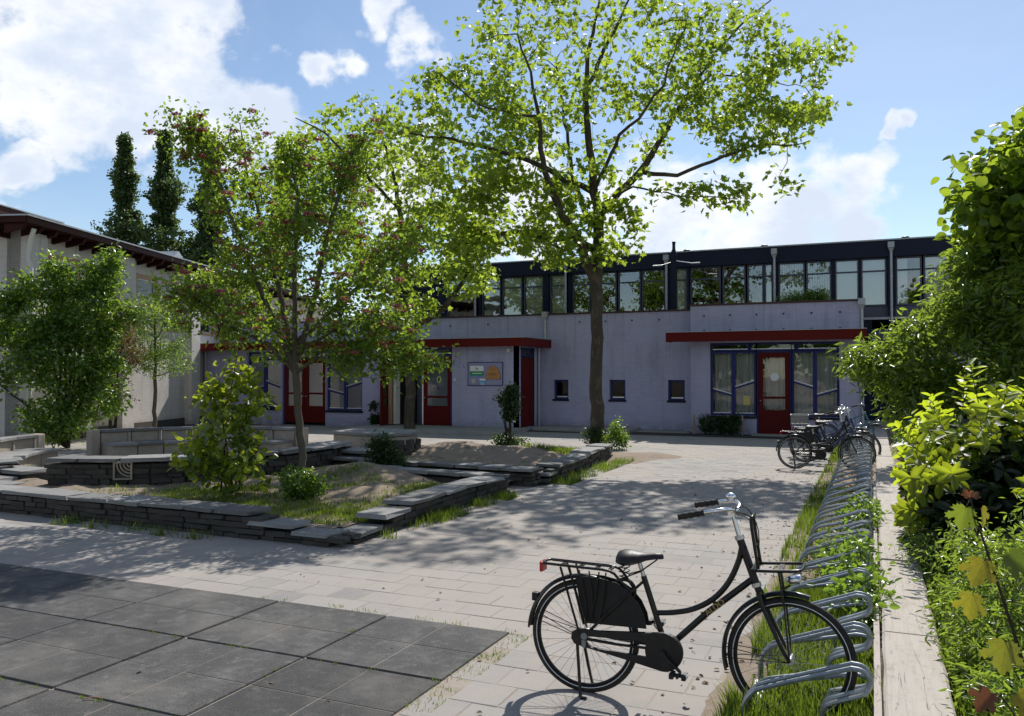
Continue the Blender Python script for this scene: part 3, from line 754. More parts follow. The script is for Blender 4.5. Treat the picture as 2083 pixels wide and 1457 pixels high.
# --- middle wall with three small windows
small = [(-9.94,-9.41,1.0,1.66),(-7.97,-7.43,1.0,1.66),(-6.02,-5.48,1.0,1.66)]
mb = MB(); FA.wall(mb, -24.4, -5.17, 0, 3.86, 0, small, rev=.16, right=False); mb.build('wall', M['purple'], sb, fixn=False)
for a in small:
    w = window(FA, sb, a[0]+.012, a[1]-.012, a[2]+.012, a[3]-.012, -.10, M['blue'], .055, sill=None, gl='glass_dim')
    mb = MB(); FA.box(mb, a[0]-.03, a[1]+.03, a[2]-.06, a[2]+.008, -.16, .035); mb.build('sill', M['fascia'], w)
    mb = MB(); FA.box(mb, a[0]+.09, a[1]-.07, a[2]+.07, a[2]+.10, -.13, -.094); mb.build('drip_strip', M['silver'], w)
mb = MB(); FA.box(mb, -24.4, -5.2, 3.865, 3.915, -.34, .05); mb.build('coping', M['coping'], sb)
mb = MB(); FA.box(mb, -24.4, -.3, 3.60, 3.78, -3.2, -.02); mb.build('flat_roof', M['roofing'], sb)
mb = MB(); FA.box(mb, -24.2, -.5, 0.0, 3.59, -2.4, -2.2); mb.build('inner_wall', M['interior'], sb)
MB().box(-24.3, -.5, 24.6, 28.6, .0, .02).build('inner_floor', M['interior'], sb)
# fixing eyes that dot the parapet
def eyes(F, pts):
    for u, v in pts:
        mb = MB(); F.box(mb, u-.012, u+.012, v-.05, v, 0, .03); F.box(mb, u-.03, u+.03, v-.012, v+.004, .002, .024); mb.build('wall_hook', M['fascia'], sb)
eyes(FA, [(-13.9,3.6),(-12.4,3.62),(-9.0,3.62),(-8.1,3.62),(-7.2,3.62),(-6.3,3.62)])
downpipe(FA, sb, -10.22, 3.0, 3.7, 0, .05)
# --- right entrance block
holeB = (-4.58, -.88, .58, 2.79)
mb = MB(); FB.wall(mb, -5.17, -.34, 0, 3.95, 0, [(-4.58,-3.21,.585,2.80),(-3.21,-2.21,.0,2.80),(-2.21,-.88,.585,2.80)], rev=.22, thick=1.0); mb.build('wall', M['purple'], sb, fixn=False)
MB().box(-.341,-.30,25.705,29.0,0,3.95).build('side_wall', M['purple'], sb)
mb = MB(); FB.box(mb, -5.21, -.30, 3.955, 4.005, -.4, .05); mb.build('coping', M['coping'], sb)
mb = MB(); FB.box(mb, -5.1, -.36, 3.62, 3.72, -3.3, -.05); mb.build('flat_roof', M['roofing'], sb)
eyes(FB, [(-4.75+i*.78, 3.66) for i in range(6)]+[(-4.75+i*.78, 3.2) for i in range(6)])
def canopy(root, x0, x1, y0, y1, z0, z1):
    c = MB().box(x0, x1, y0, y1, z0+.02, z1-.02).build('canopy', M['redwood'], root)
    MB().box(x0-.03, x1+.03, y0-.035, y0-.003, z0, z1).build('fascia_board', M['red'], c)
    MB().box(x0-.035, x0-.003, y0, y1, z0, z1).build('fascia_board', M['red'], c)
    MB().box(x1+.003, x1+.035, y0, y1, z0, z1).build('fascia_board', M['red'], c)
    MB().box(x0-.045, x1+.045, y0-.05, y1, z1+.004, z1+.024).build('roof_edge', M['zinc'], c)
    return c
canopy(sb, -5.76, -.18, 25.05, 25.69, 2.83, 3.11)
# glazed screen with zig-zag rails
def zig_window(F, root, u0, u1, v0, v1, n, a, b, curt=True):
    """one tall light with a slanting rail; a, b: rail heights at its left and right end"""
    w = window(F, root, u0, u1, v0, v1, n, M['blue'], .055, strips=True)
    mb = MB(); mb.bar(F.p(u0+.04, a-.06, n-.012), F.p(u1-.04, b-.06, n-.012), .05, .10, F.n); mb.build('slant_rail', M['blue'], w)
    mb = MB(); mb.bar(F.p(u0+.05, a, n+.012), F.p(u1-.05, b, n+.012), .02, .028, F.n); mb.build('slant_strip', M['silver'], w)
    if curt: curtain(F, w, u0+.03, u1-.03, v0+.02, v1-.02, n-.32, M['curtain'])
    return w
def red_door(F, root, u0, u1, v0, v1, n, g0, g1, split, knob_left=True, boards=True):
    mb = MB(); s = .135
    F.box(mb, u0, u0+s, v0, v1, n-.05, n); F.box(mb, u1-s, u1, v0, v1, n-.05, n)
    F.box(mb, u0+s, u1-s, v1-.15, v1, n-.05, n-.002); F.box(mb, u0+s, u1-s, v0, g0, n-.05, n-.004); F.box(mb, u0+s, u1-s, split-.035, split+.035, n-.05, n-.004)
    d = mb.build('door', M['red'], root)
    for a, b in ((g0, split-.035), (split+.035, v1-.15)):
        mb = MB(); F.box(mb, u0+s-.004, u1-s+.004, a-.004, b+.004, n-.032, n-.026); mb.build('pane', M['glass'], d)
    if boards:
        z = v0+.03
        while z < g0-.1:
            mb = MB(); F.box(mb, u0+s+.02, u1-s-.02, z, z+.085, n-.003, n+.008); mb.build('board', M['red'], d); z += .1
    kx = u0+.065 if knob_left else u1-.065
    mb = MB(); mb.sphere(F.p(kx, 1.05, n+.05), .028, .028, .028, 10, 6); mb.cyl(F.p(kx, 1.05, n), F.p(kx, 1.05, n+.04), .012, 8); mb.build('door_knob', M['chromedull'], d, smooth=50)
    return d
nB = -.10
w = zig_window(FB, sb, -4.56, -3.90, .60, 2.53, nB, 1.41, 1.25)
w = zig_window(FB, sb, -3.89, -3.23, .60, 2.53, nB, 1.47, 1.66)
mb = MB(); FB.box(mb, -3.61, -3.41, .90, 1.18, nB-.055, nB-.05); mb.build('yellow_notice', M['yellow'], w)
w = zig_window(FB, sb, -2.19, -1.56, .60, 2.53, nB, 1.67, 1.49)
w = zig_window(FB, sb, -1.55, -.90, .60, 2.53, nB, 1.26, 1.43)
d = red_door(FB, sb, -3.16, -2.26, .02, 2.49, nB, .76, .0, 1.14)
curtain(FB, d, -3.0, -2.42, .8, 2.3, nB-.3, M['curtain'])
mb = MB(); c0 = FB.p(-2.69, 1.76, nB-.02)
mb.add([c0]+[c0+Vector((.125*math.cos(2*math.pi*i/24), 0, .125*math.sin(2*math.pi*i/24))) for i in range(24)], [(0, 1+i, 1+(i+1) % 24) for i in range(24)]); mb.build('round_sticker', M['white'], d)
for a, b in ((-4.56,-3.42),(-3.40,-2.08),(-2.06,-.90)): window(FB, sb, a, b, 2.545, 2.785, nB, M['blue'], .05, strips=True)
mb = MB(); FB.box(mb, -3.225, -3.165, 0, 2.54, nB-.07, nB-.004); FB.box(mb, -2.255, -2.195, 0, 2.54, nB-.07, nB-.004); FB.box(mb, -3.165, -2.255, 2.495, 2.54, nB-.07, nB-.01); mb.build('door_frame', M['blue'], sb)
mb = MB(); FB.box(mb, -4.63, -3.2, .515, .582, -.2, .06); mb.build('sill', M['fascia'], sb)
mb = MB(); FB.box(mb, -2.22, -.84, .515, .582, -.2, .06); mb.build('sill', M['fascia'], sb)
downpipe(FB, sb, -.27, .1, 3.75, -.05, .045, True)
# --- left entrance block under its long canopy
mb = MB()
FC.wall(mb, -23.6, -10.4, 0, 2.78, 0, [(-21.5,-19.93,.6,2.68),(-19.87,-17.93,.0,2.68),(-17.91,-16.37,.56,2.52),(-15.28,-12.83,.12,2.74)], rev=.18, thick=.3, right=False)
mb.build('wall', M['purple'], sb, fixn=False)
mb = MB(); FS.wall(mb, 0, 1.9, 0, 2.78, 0, [(.12,1.3,.12,2.72)], rev=.1, thick=.2); mb.build('wall', M['purple'], sb, fixn=False)
cc = canopy(sb, -23.75, -10.05, 23.95, 26.28, 2.73, 3.0)
nC = -.09
zig_window(FC, sb, -21.48, -20.72, .62, 2.42, nC, 1.25, 1.42, False); zig_window(FC, sb, -20.70, -19.95, .62, 2.42, nC, 1.62, 1.42, False)
window(FC, sb, -21.48, -19.95, 2.44, 2.66, nC, M['blue'], .05, strips=True, mull=(-20.71,))
d = red_door(FC, sb, -19.8, -18.9, .1, 2.40, nC, .70, 0, 1.15, False); d = red_door(FC, sb, -18.88, -17.98, .1, 2.40, nC, .70, 0, 1.15, True)
window(FC, sb, -19.8, -17.98, 2.44, 2.66, nC, M['blue'], .05, strips=True)
mb = MB(); FC.box(mb, -19.865, -19.805, 0, 2.67, nC-.07, nC-.004); FC.box(mb, -17.975, -17.935, 0, 2.67, nC-.07, nC-.004); mb.build('door_frame', M['blue'], sb)
zig_window(FC, sb, -17.89, -17.15, .58, 2.50, nC, 1.33, 1.19, False); zig_window(FC, sb, -17.13, -16.39, .58, 2.50, nC, 1.42, 1.60, False)
mb = MB(); FC.box(mb, -17.95, -16.33, .49, .56, -.15, .06); mb.build('sill', M['fascia'], sb)
mb = MB(); FC.box(mb, -21.52, -19.9, .53, .60, -.15, .06); mb.build('sill', M['fascia'], sb)
# open double entrance: one leaf swung outward, one shut
mb = MB(); FC.box(mb, -15.28, -15.15, .12, 2.74, nC-.08, nC+.09); FC.box(mb, -12.90, -12.83, .12, 2.74, nC-.08, nC+.05); FC.box(mb, -15.15, -12.90, 2.44, 2.49, nC-.08, nC+.04); mb.build('door_frame', M['blue'], sb)
window(FC, sb, -15.14, -12.91, 2.495, 2.735, nC, M['blue'], .045, strips=True, mull=(-14.0,))
d = red_door(FC, sb, -13.97, -12.92, .14, 2.42, nC, .78, 0, 1.08, True, False)
mb = MB(); FC.box(mb, -14.02, -13.972, .14, 2.42, nC-.04, nC+.006); mb.build('edge_strip', M['silver'], d)
c0 = FC.p(-13.38, 1.67, nC-.02)
mb = MB(); mb.add([c0]+[c0+Vector((.095*math.cos(2*math.pi*i/20), 0, .12*math.sin(2*math.pi*i/20))) for i in range(20)], [(0, 1+i, 1+(i+1) % 20) for i in range(20)]); mb.build('round_sticker', M['lime'], d)
c0 = c0+Vector((0,-.003,0)); mb = MB(); mb.add([c0+Vector(q) for q in ((-.02,0,-.07),(.03,0,-.06),(.01,0,.0),(.04,0,.05),(-.03,0,.06),(-.05,0,.01))], [(0,1,2,3,4,5)]); mb.build('sticker_print', M['fascia'], d)
FO = Fr((-15.12, 24.36, 0), Vector((.18,-1,0)).normalized(), Vector((1,.18,0)).normalized())
d = red_door(FO, sb, 0, .98, .14, 2.42, 0, .78, 0, 1.08, True, False)
MB().box(-15.05,-14.93,24.0,24.34,.16,2.42).build('inner_leaf', M['tan'], sb); MB().box(-14.88,-14.80,24.05,24.34,.16,2.42).build('inner_leaf', M['offwhite'], sb)
# side door and its frame
mb = MB(); FS.box(mb, .12, .19, .12, 2.72, -.09, .0); FS.box(mb, 1.23, 1.30, .12, 2.72, -.09, .0); FS.box(mb, .19, 1.23, 2.38, 2.44, -.09, -.004); mb.build('door_frame', M['fascia'], sb)
window(FS, sb, .19, 1.23, 2.44, 2.71, -.02, M['blue'], .045)
mb = MB(); FS.box(mb, .195, 1.225, .14, 2.375, -.07, -.02); d = mb.build('door', M['red'], sb)
for i in range(9):
    mb = MB(); FS.box(mb, .21+i*.112, .21+i*.112+.1, .2, 2.33, -.021, -.010); mb.build('board', M['red'], d)
mb = MB(); mb.cyl(FS.p(.3, 1.1, -.02), FS.p(.3, 1.1, .04), .012, 8); mb.tube([FS.p(.3, 1.1, .04), FS.p(.42, 1.1, .045)], .01, 8); mb.build('handle', M['chromedull'], d)
downpipe(FS, sb, 1.55, .1, 2.72, 0, .042, False); downpipe(FC, sb, -23.45, .1, 2.7, 0, .04, False)
# lamp and bell
mb = MB(); FC.box(mb, -10.80, -10.70, 2.56, 2.68, 0, .10); mb.build('wall_lamp', M['offwhite'], sb, bevel=.015)
mb = MB(); FC.box(mb, -12.75, -12.70, 1.62, 1.72, 0, .03); mb.build('door_bell', M['white'], sb)
MB().sphere((-13.35, 24.15, 2.725), .13, .13, .05, 14, 5).build('ceiling_lamp', M['offwhite'], sb, smooth=60)
# back of the entrance hall
MB().box(-15.25,-15.22,24.6,26.2,.1,2.75).build('inner_wall', M['interior'], sb); MB().box(-12.86,-12.83,24.6,26.2,.1,2.75).build('inner_wall', M['interior'], sb)
# --- platform before the doors
pl = empty('entrance_platform', (-9.5, 24, 0)); tag(pl, 'low concrete platform in front of the open entrance', 'platform')
MB().box(-15.6,-10.2,22.3,24.39,-.03,.13).build('slab', M['stepstone'], pl, bevel=.015)
MB().box(-10.19,-6.9,24.9,26.29,-.03,.12).build('slab', M['stepstone'], pl, bevel=.015)
MB().box(-10.39,-10.21,24.4,24.89,-.03,.115).build('slab', M['stepstone'], pl)
mb = MB().box(-6.88,-5.2,25.55,26.29,-.03,.05).build('slab', M['stepstone'], pl, bevel=.01)
dst = empty('door_step', (-2.7, 25.3, 0)); tag(dst, 'grey concrete step at the single red door on the right', 'step')
MB().box(-3.3,-2.1,25.25,25.75,-.03,.06).build('slab', M['stepstone'], dst, bevel=.012)

# ------------------------------------------------------------------ notice board with its plates
nb_ = empty('notice_board', (-11.6, 24.38, 1.49)); tag(nb_, 'lilac notice board with small plates beside the open entrance', 'notice board')
def plate(name, mat, u0, u1, v0, v1, n0, n1, par=nb_, bev=.0):
    mb = MB(); FC.box(mb, u0, u1, v0, v1, n0, n1); return mb.build(name, mat, par, bevel=bev)
M['board'] = simple('lilac_board', (.27,.27,.42), .5, 0, .3, .08)
plate('board', M['board'], -12.21,-10.98,1.49,2.22,.012,.035, bev=.004)
for q in ((-12.225,-10.965,1.47,1.49),(-12.225,-10.965,2.22,2.24),(-12.225,-12.21,1.49,2.22),(-10.98,-10.965,1.49,2.22)): plate('board_frame', M['blue'], *q, .01, .045)
wsn = plate('white_plate', M['white'], -12.14,-11.65,1.945,2.12,.036,.05)
plate('logo_mark', M['plasticgrey'], -11.93,-11.90,1.99,2.08,.0505,.0525, wsn); plate('logo_mark', M['plasticgrey'], -11.885,-11.84,1.99,2.04,.0505,.0525, wsn)
gsn = plate('green_plate', M['green'], -12.14,-11.65,1.80,1.94,.036,.05); plate('lettering_line', M['white'], -12.06,-11.70,1.86,1.885,.0505,.0525, gsn)
plate('pale_strip', M['bluep'], -12.14,-11.66,1.775,1.797,.036,.048)
plate('small_plate', M['curtain'], -12.08,-11.95,1.545,1.69,.036,.048)
bsn = plate('blue_plate', M['bluep'], -11.79,-11.58,1.50,1.63,.036,.05); plate('white_strip', M['white'], -11.79,-11.58,1.635,1.70,.036,.05); plate('lettering_line', M['white'], -11.77,-11.60,1.51,1.53,.0505,.0525, bsn); plate('lettering_line', M['white'], -11.77,-11.62,1.57,1.583,.0505,.0525, bsn)
ol = [(-11.54,1.69),(-11.06,1.68),(-11.05,1.80),(-11.09,1.95),(-11.18,2.06),(-11.30,2.11),(-11.42,2.08),(-11.50,1.99),(-11.54,1.86)]
M['woodsign'] = simple('varnished_wood', (.44,.21,.06), .45, 0, .4, .3, 9)
M['woodsign2'] = simple('dark_wood', (.20,.085,.025), .5, 0, .4, .3, 9)
mb = MB(); mb.disc_prism(ol, 24.335, 24.362); ws = mb.build('wooden_shield', M['woodsign'], nb_, bevel=.006)
olc = [(-11.30+(x+11.30)*1.06, 1.88+(z-1.88)*1.06) for x, z in ol]
mb = MB(); mb.disc_prism(olc, 24.352, 24.3625); mb.build('shield_rim', M['woodsign2'], ws)
for i, u in enumerate((-11.41,-11.34,-11.27,-11.20)):
    mb = MB(); mb.bar((u, 24.332, 1.80), (u+.012, 24.332, 1.88-.01*(i % 2)), .012, .022, NEG); mb.bar((u, 24.332, 1.88), (u+.035, 24.332, 1.88), .012, .014, NEG); mb.build('carved_figure', M['woodsign2'], ws)
plate('carved_line', M['woodsign2'], -11.42,-11.16,1.735,1.75,.062,.068, ws); plate('carved_line', M['woodsign2'], -11.40,-11.20,1.985,1.998,.062,.068, ws)

# ------------------------------------------------------------------ taller wing behind
rw = empty('rear_school_wing', (-6, 29, 0)); tag(rw, 'taller rear school wing with blue black roof band and window row', 'school wing')
FD = Fr((0, 29, 0), (1,0,0), NEG)
mb = MB(); FD.box(mb, -17.97, 9.0, 5.60, 6.12, -.02, .12); mb.build('roof_band', M['fascia'], rw)
mb = MB(); FD.box(mb, -18.0, 9.05, 6.123, 6.165, -8.0, .15); mb.build('roof_edge', M['zinc'], rw)
mb = MB(); FD.box(mb, -17.9, 9.0, 5.75, 6.0, -8, -.03); mb.build('roof_slab', M['interior'], rw)
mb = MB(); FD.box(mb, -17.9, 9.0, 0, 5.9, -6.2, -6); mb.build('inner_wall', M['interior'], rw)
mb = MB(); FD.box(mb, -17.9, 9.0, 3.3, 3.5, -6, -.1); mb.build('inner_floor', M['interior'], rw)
mb = MB(); FD.box(mb, -17.97, -17.8, 0, 5.6, -8, -.0); FD.box(mb, 8.8, 9.0, 0, 5.6, -8, 0); mb.build('end_wall', M['greyframe'], rw)
mb = MB(); FD.box(mb, -17.8, -.32, 3.2, 4.02, -.2, -.02); mb.build('wall_panel', M['greyframe'], rw)
mb = MB(); FD.box(mb, -.30, 8.8, 3.68, 4.02, -.2, -.02); mb.build('wall_panel', M['greyframe'], rw)
mb = MB(); FD.box(mb, -.28, 8.8, 3.60, 3.672, -.2, .06); mb.build('string_course', M['zinc'], rw)
mb = MB(); FD.box(mb, .9, 8.8, 0, 3.59, -.2, -.03); mb.build('lower_wall', M['purple'], rw)
for u0 in (-17.75,-17.15,-16.55):
    for k in range(6):
        mb = MB(); FD.box(mb, u0+k*.1-.045, u0+k*.1+.045, 4.03, 5.59, -.06, -.015); mb.build('cladding_board', M['fascia'], rw)
mb = MB(); FD.box(mb, -15.95, -15.5, 4.03, 5.59, -.06, -.02); mb.build('cladding_panel', M['fascia'], rw)
panes = [(-15.48,-14.28,'x'),(-13.95,-13.15,'v'),(-13.08,-12.25,'r'),(-12.18,-11.38,'r'),(-11.12,-10.47,'r'),(-10.22,-9.52,''),(-9.48,-8.52,''),(-8.46,-7.62,''),(-7.58,-6.72,''),
         (-6.40,-5.94,'r'),(-5.84,-4.79,''),(-4.73,-3.96,''),(-3.90,-3.36,''),(-3.34,-3.06,'r'),(-2.88,-2.04,'v'),(-2.0,-1.21,'v'),(-1.11,-.38,'r'),(-.32,.44,'r'),(.70,1.45,'h'),(1.5,2.5,'r'),(2.58,3.5,''),(3.55,4.1,'r'),(4.4,5.6,''),(5.7,6.9,'r')]
for a, b, kd in panes:
    w = window(FD, rw, a, b, 4.04, 5.59, -.03, M['greyframe'], .05, trans=(5.17,), gl='glass_bright')
    if kd == 'r':
        mb = MB(); FD.box(mb, a+.06, b-.06, 4.1, 5.54, -.17, -.165); mb.build('roller_blind', M['blind'], w)
    if kd == 'h':
        mb = MB(); FD.box(mb, a+.06, a+.34, 4.1, 5.54, -.17, -.165); mb.build('roller_blind', M['blind'], w)
    if kd == 'x':
        mb = MB(); FD.box(mb, a+.5, b-.06, 5.2, 5.5, -.1, -.09); mb.build('white_panel', M['blind'], w)
    if kd == 'v':
        u = a+.08
        while u < b-.06:
            mb = MB(); c = FD.p(u, 4.8, -.17); mb.obox(c, Vector((.024,.018,0)), Vector((-.001,.0012,0)), (0,0,.72)); mb.build('blind_slat', M['blind'], w); u += .075
for u in (-14.14,-10.41,-6.64,-2.99,.57,4.25): downpipe(FD, rw, u, 3.45, 5.78, .125, .042, True)
for u0, u1 in ((-14.08,-13.97),(-11.36,-11.14),(-10.36,-10.24),(-6.70,-6.44),(-5.92,-5.86),(-3.04,-2.90),(-1.19,-1.13),(-.37,-.33),(.46,.68),(4.12,4.38)):
    mb = MB(); FD.box(mb, u0, u1, 3.5, 5.598, -.12, .05); mb.build('post', M['fascia'], rw)
for u in (-6.0,-3.35,1.0):
    mb = MB(); mb.cyl((u, 29.2, 6.16), (u, 29.2, 6.21), .09, 12); mb.sphere((u, 29.2, 6.21), .13, .13, .06, 12, 5, 0); mb.build('roof_vent', M['satin'], rw, smooth=50)
# dark porch at the right end of the low block
mb = MB(); FD.box(mb, -.29, .0, 0, 3.59, -.2, .0); FD.box(mb, .86, .9, 0, 3.59, -.2, .0); mb.build('porch_frame', M['fascia'], rw)
mb = MB(); FD.box(mb, .0, .86, .15, 2.4, -.16, -.1); d = mb.build('door', M['fascia'], rw)
mb = MB(); FD.box(mb, .15, .72, .9, 2.2, -.1, -.09); mb.build('pane', M['glass'], d)
mb = MB(); FD.box(mb, .0, .86, 2.45, 3.5, -.16, -.1); mb.build('panel', M['greyframe'], rw)
for i in range(3): MB().box(-.28,1.3,27.4+i*.35,29.0,-.03+i*.15*0,.10+i*.13).build('porch_step', M['stepstone'], rw)
# flue with two stays standing on the low roof
fl = empty('black_flue', (-6.19, 28.0, 3.8)); tag(fl, 'black flue pipe with two stays on the low roof', 'flue')
mb = MB(); mb.loft([[(-6.19+a*s, 28+b*s, z) for a, b in ((-1,-1),(1,-1),(1,1),(-1,1))] for s, z in ((.09,3.78),(.09,5.98),(.045,6.12),(.045,6.32))]); mb.build('pipe', M['fascia'], fl)
MB().cyl((-6.19,28,6.32),(-6.19,28,6.37),.065,10).build('cap', M['fascia'], fl)
MB().tube([(-6.1,27.95,5.70),(-5.5,27.5,5.54),(-5.22,27.45,5.53)], .016, 8).build('stay', M['zinc'], fl); MB().tube([(-6.28,27.95,5.66),(-6.55,27.6,5.53),(-6.72,27.5,5.52)], .016, 8).build('stay', M['zinc'], fl)
MB().tube([(-5.5,27.5,5.53),(-5.2,27.45,5.525)], .028, 8).build('bracket', M['zinc'], fl); MB().tube([(-6.8,27.5,5.51),(-6.5,27.6,5.525)], .028, 8).build('bracket', M['zinc'], fl)

# ------------------------------------------------------------------ white brick building on the left
la = R(-18.366); UL = Vector((math.sin(la), math.cos(la), 0)); NL = Vector((UL.y, -UL.x, 0))
FL = Fr((-23.66, 24.4, 0), UL, NL)
lb = empty('white_brick_building', FL.p(-10.3, 0, 0)); tag(lb, 'white painted brick building with red bracketed eaves at left', 'building')
wins = [(-9.3,-7.75),(-7.5,-5.98),(-4.76,-3.36),(-3.14,-1.52),(-.66,.9),(1.15,2.8),(4.3,5.8)]
mb = MB(); FL.wall(mb, -10.3, 7.5, 0, 5.6, 0, [(a, b, 3.35, 5.17) for a, b in wins], rev=.18, thick=.4); mb.build('wall', M['whitebrick'], lb, fixn=False)
FE = Fr(FL.p(-10.3, 0, 0), -NL, -UL)
mb = MB(); FE.wall(mb, 0, 9, 0, 5.75, 0, [], thick=.3); mb.build('end_wall', M['whitebrick'], lb, fixn=False)
for s in (-10.32, -6.0, -1.5, 3.1):
    mb = MB(); FL.box(mb, s, s+.66, 0, 5.56, .001, .30); mb.build('buttress', M['whitebrick'], lb)
mb = MB(); FL.box(mb, -9.6, 7.4, .0, .25, .002, .05); mb.build('plinth', M['slate'], lb)
for a, b in wins:
    mb = MB(); FL.box(mb, a+.002, a+.12, 3.352, 5.168, -.14, -.02); FL.box(mb, b-.12, b-.002, 3.352, 5.168, -.14, -.02); FL.box(mb, a+.12, b-.12, 5.03, 5.166, -.14, -.025); FL.box(mb, a+.12, b-.12, 3.354, 3.45, -.14, .02); FL.box(mb, a+.12, b-.12, 4.12, 4.24, -.14, -.03)
    f_ = mb.build('window', M['tan'], lb)
    for v0, v1 in ((3.45,4.12),(4.24,5.03)):
        mb = MB(); FL.box(mb, a+.12, a+.17, v0, v1, -.13, -.05); FL.box(mb, b-.17, b-.12, v0, v1, -.13, -.05); FL.box(mb, a+.17, b-.17, v0, v0+.05, -.13, -.055); FL.box(mb, a+.17, b-.17, v1-.05, v1, -.13, -.055); mb.build('sash', M['offwhite'], f_)
        mb = MB(); FL.box(mb, a+.165, b-.165, v0+.045, v1-.045, -.10, -.094); mb.build('pane', M['glass'], f_)
mb = MB(); FL.box(mb, -10.2, 7.4, 0, 5.5, -2.2, -2.0); mb.build('inner_wall', M['interior'], lb)
# eaves: slab, red fascia, zinc edge, rafter ends
mb = MB(); FL.box(mb, -11.0, 7.6, 5.68, 5.80, -8.9, .66); mb.build('roof_slab', M['redwood'], lb)
mb = MB(); FL.box(mb, -11.03, 7.6, 5.69, 5.84, .665, .70); mb.build('fascia_board', M['redwood'], lb)
mb = MB(); FL.box(mb, -11.04, -11.005, 5.69, 5.84, -8.9, .66); mb.build('fascia_board', M['redwood'], lb)
mb = MB(); FL.box(mb, -11.08, 7.62, 5.845, 5.885, -8.9, .74); mb.build('roof_edge', M['zinc'], lb)
s = -10.9
while s < 7.4:
    mb = MB(); mb.loft([[FL.p(s+ds, v, n_) for v, n_ in ((5.44,.0),(5.54,.5),(5.675,.58),(5.675,.0))] for ds in (-.05,.05)]); mb.build('rafter_end', M['redwood'], lb); s += .62
FE2 = FE
for k in range(10):
    mb = MB(); FE.box(mb, .35+k*.7-.05, .35+k*.7+.05, 5.40, 5.635, .002, .6); mb.build('rafter_end', M['redwood'], lb)
# raised clerestory roof set back
mb = MB(); FL.box(mb, -12.5, -6.2, 5.9, 6.45, -6, -2.6); mb.build('clerestory_wall', M['whitebrick'], lb)
mb = MB(); FL.box(mb, -13.5, -5.62, 6.46, 6.68, -6.6, -2.0); mb.build('clerestory_eaves', M['redwood'], lb)
mb = MB(); FL.box(mb, -13.55, -5.58, 6.685, 6.72, -6.6, -1.96); mb.build('clerestory_edge', M['zinc'], lb)
# swept downpipe at the corner
MB().tube([FL.p(-10.65,5.58,.6), FL.p(-10.62,5.35,.5), FL.p(-10.45,4.9,.3), FL.p(-10.42,4.6,.36), FL.p(-10.42,.1,.36)], .06, 10).build('downpipe', M['offwhite'], lb, smooth=50)
# grey tiled hip roof further along
th = empty('tiled_roof_house', FL.p(10, 0, -4)); tag(th, 'house roof of dark grey tiles showing beyond the white building', 'house')
mb = MB(); FL.box(mb, 8.0, 16, 0, 5.7, -9, -.3); mb.build('wall', M['whitebrick'], th)
M['rooftile'] = simple('grey_roof_tile', (.09,.09,.095), .6, 0, .4, .35, 4, .2)
mb = MB(); mb.add([FL.p(7.7,5.7,.4), FL.p(16.4,5.7,.4), FL.p(16.4,7.0,-4.6), FL.p(7.7,7.0,-4.6), FL.p(7.7,5.7,-9.6), FL.p(16.4,5.7,-9.6)], [(0,1,2,3),(3,2,5,4),(0,3,4),(1,5,2)]); rf = mb.build('roof', M['rooftile'], th)
for r_ in range(9):
    t = r_/9; mb = MB(); a0 = FL.p(7.7, 5.7+1.3*t+.06, .4-5*t); a1 = FL.p(16.4, 5.7+1.3*t+.06, .4-5*t); mb.bar(a0, a1, .5, .04, (NL*.25+Vector((0,0,.97)))); mb.build('tile_course', M['rooftile'], rf)
dm = empty('roof_dormer', FL.p(-.3, 5.9, -1.6)); tag(dm, 'small grey pitched dormer on the flat roof behind the hawthorn', 'dormer')
mb = MB(); mb.loft([[FL.p(u, v, n_) for u, v in ((-.8,5.89),(-.8,6.1),(0,6.62),(.8,6.1),(.8,5.89))] for n_ in (-1.0,-2.6)]); mb.build('roof', M['zinc'], dm)
# ------------------------------------------------------------------ bicycle rack
def smooth_path(P, n=4):
    P = [Vector(p) for p in P]; out = []
    for i in range(len(P)-1):
        p0, p1, p2, p3 = P[max(i-1,0)], P[i], P[i+1], P[min(i+2,len(P)-1)]
        for k in range(n):
            t = k/n
            out.append(.5*((2*p1)+(p2-p0)*t+(2*p0-5*p1+4*p2-p3)*t*t+(3*p1-p0-3*p2+p3)*t**3))
    out.append(P[-1]); return out
rk = empty('bicycle_rack', (-.3, 4, 0)); tag(rk, 'long row of bent grey steel tube wheel holders along the border', 'bicycle rack')
def holder(zs):
    base = [(-.32,0),(-.32,.15),(-.305,.20),(-.27,.245),(-.21,.28),(.15,.415),(.20,.43),(.25,.42),(.275,.38),(.265,.335),(.23,.305),(.10,.25),(.065,.22),(.055,.17),(.05,0)]
    mb = MB()
    for dy in (-.036,.036): mb.tube([(p.x, dy, p.z) for p in smooth_path([(x, 0, max(z*zs, 0)-.03) for x, z in base], 3)], .0125, 7)
    o = mb.build('wheel_holder', M['galv'], None, smooth=50); me = o.data; bpy.data.objects.remove(o); return me
HH, HL = holder(1.0), holder(.66)
for i in range(66):
    o = inst('wheel_holder', HH if i % 2 == 0 else HL, (-.3+random.uniform(-.006,.006), 4.38-.36*2+i*.36, 0), random.uniform(-.012,.012), parent=rk)
for x in (-.62,-.25): MB().box(x-.03,x+.03,3.2,27.6,.004,.014).build('ground_rail', M['galv'], rk)
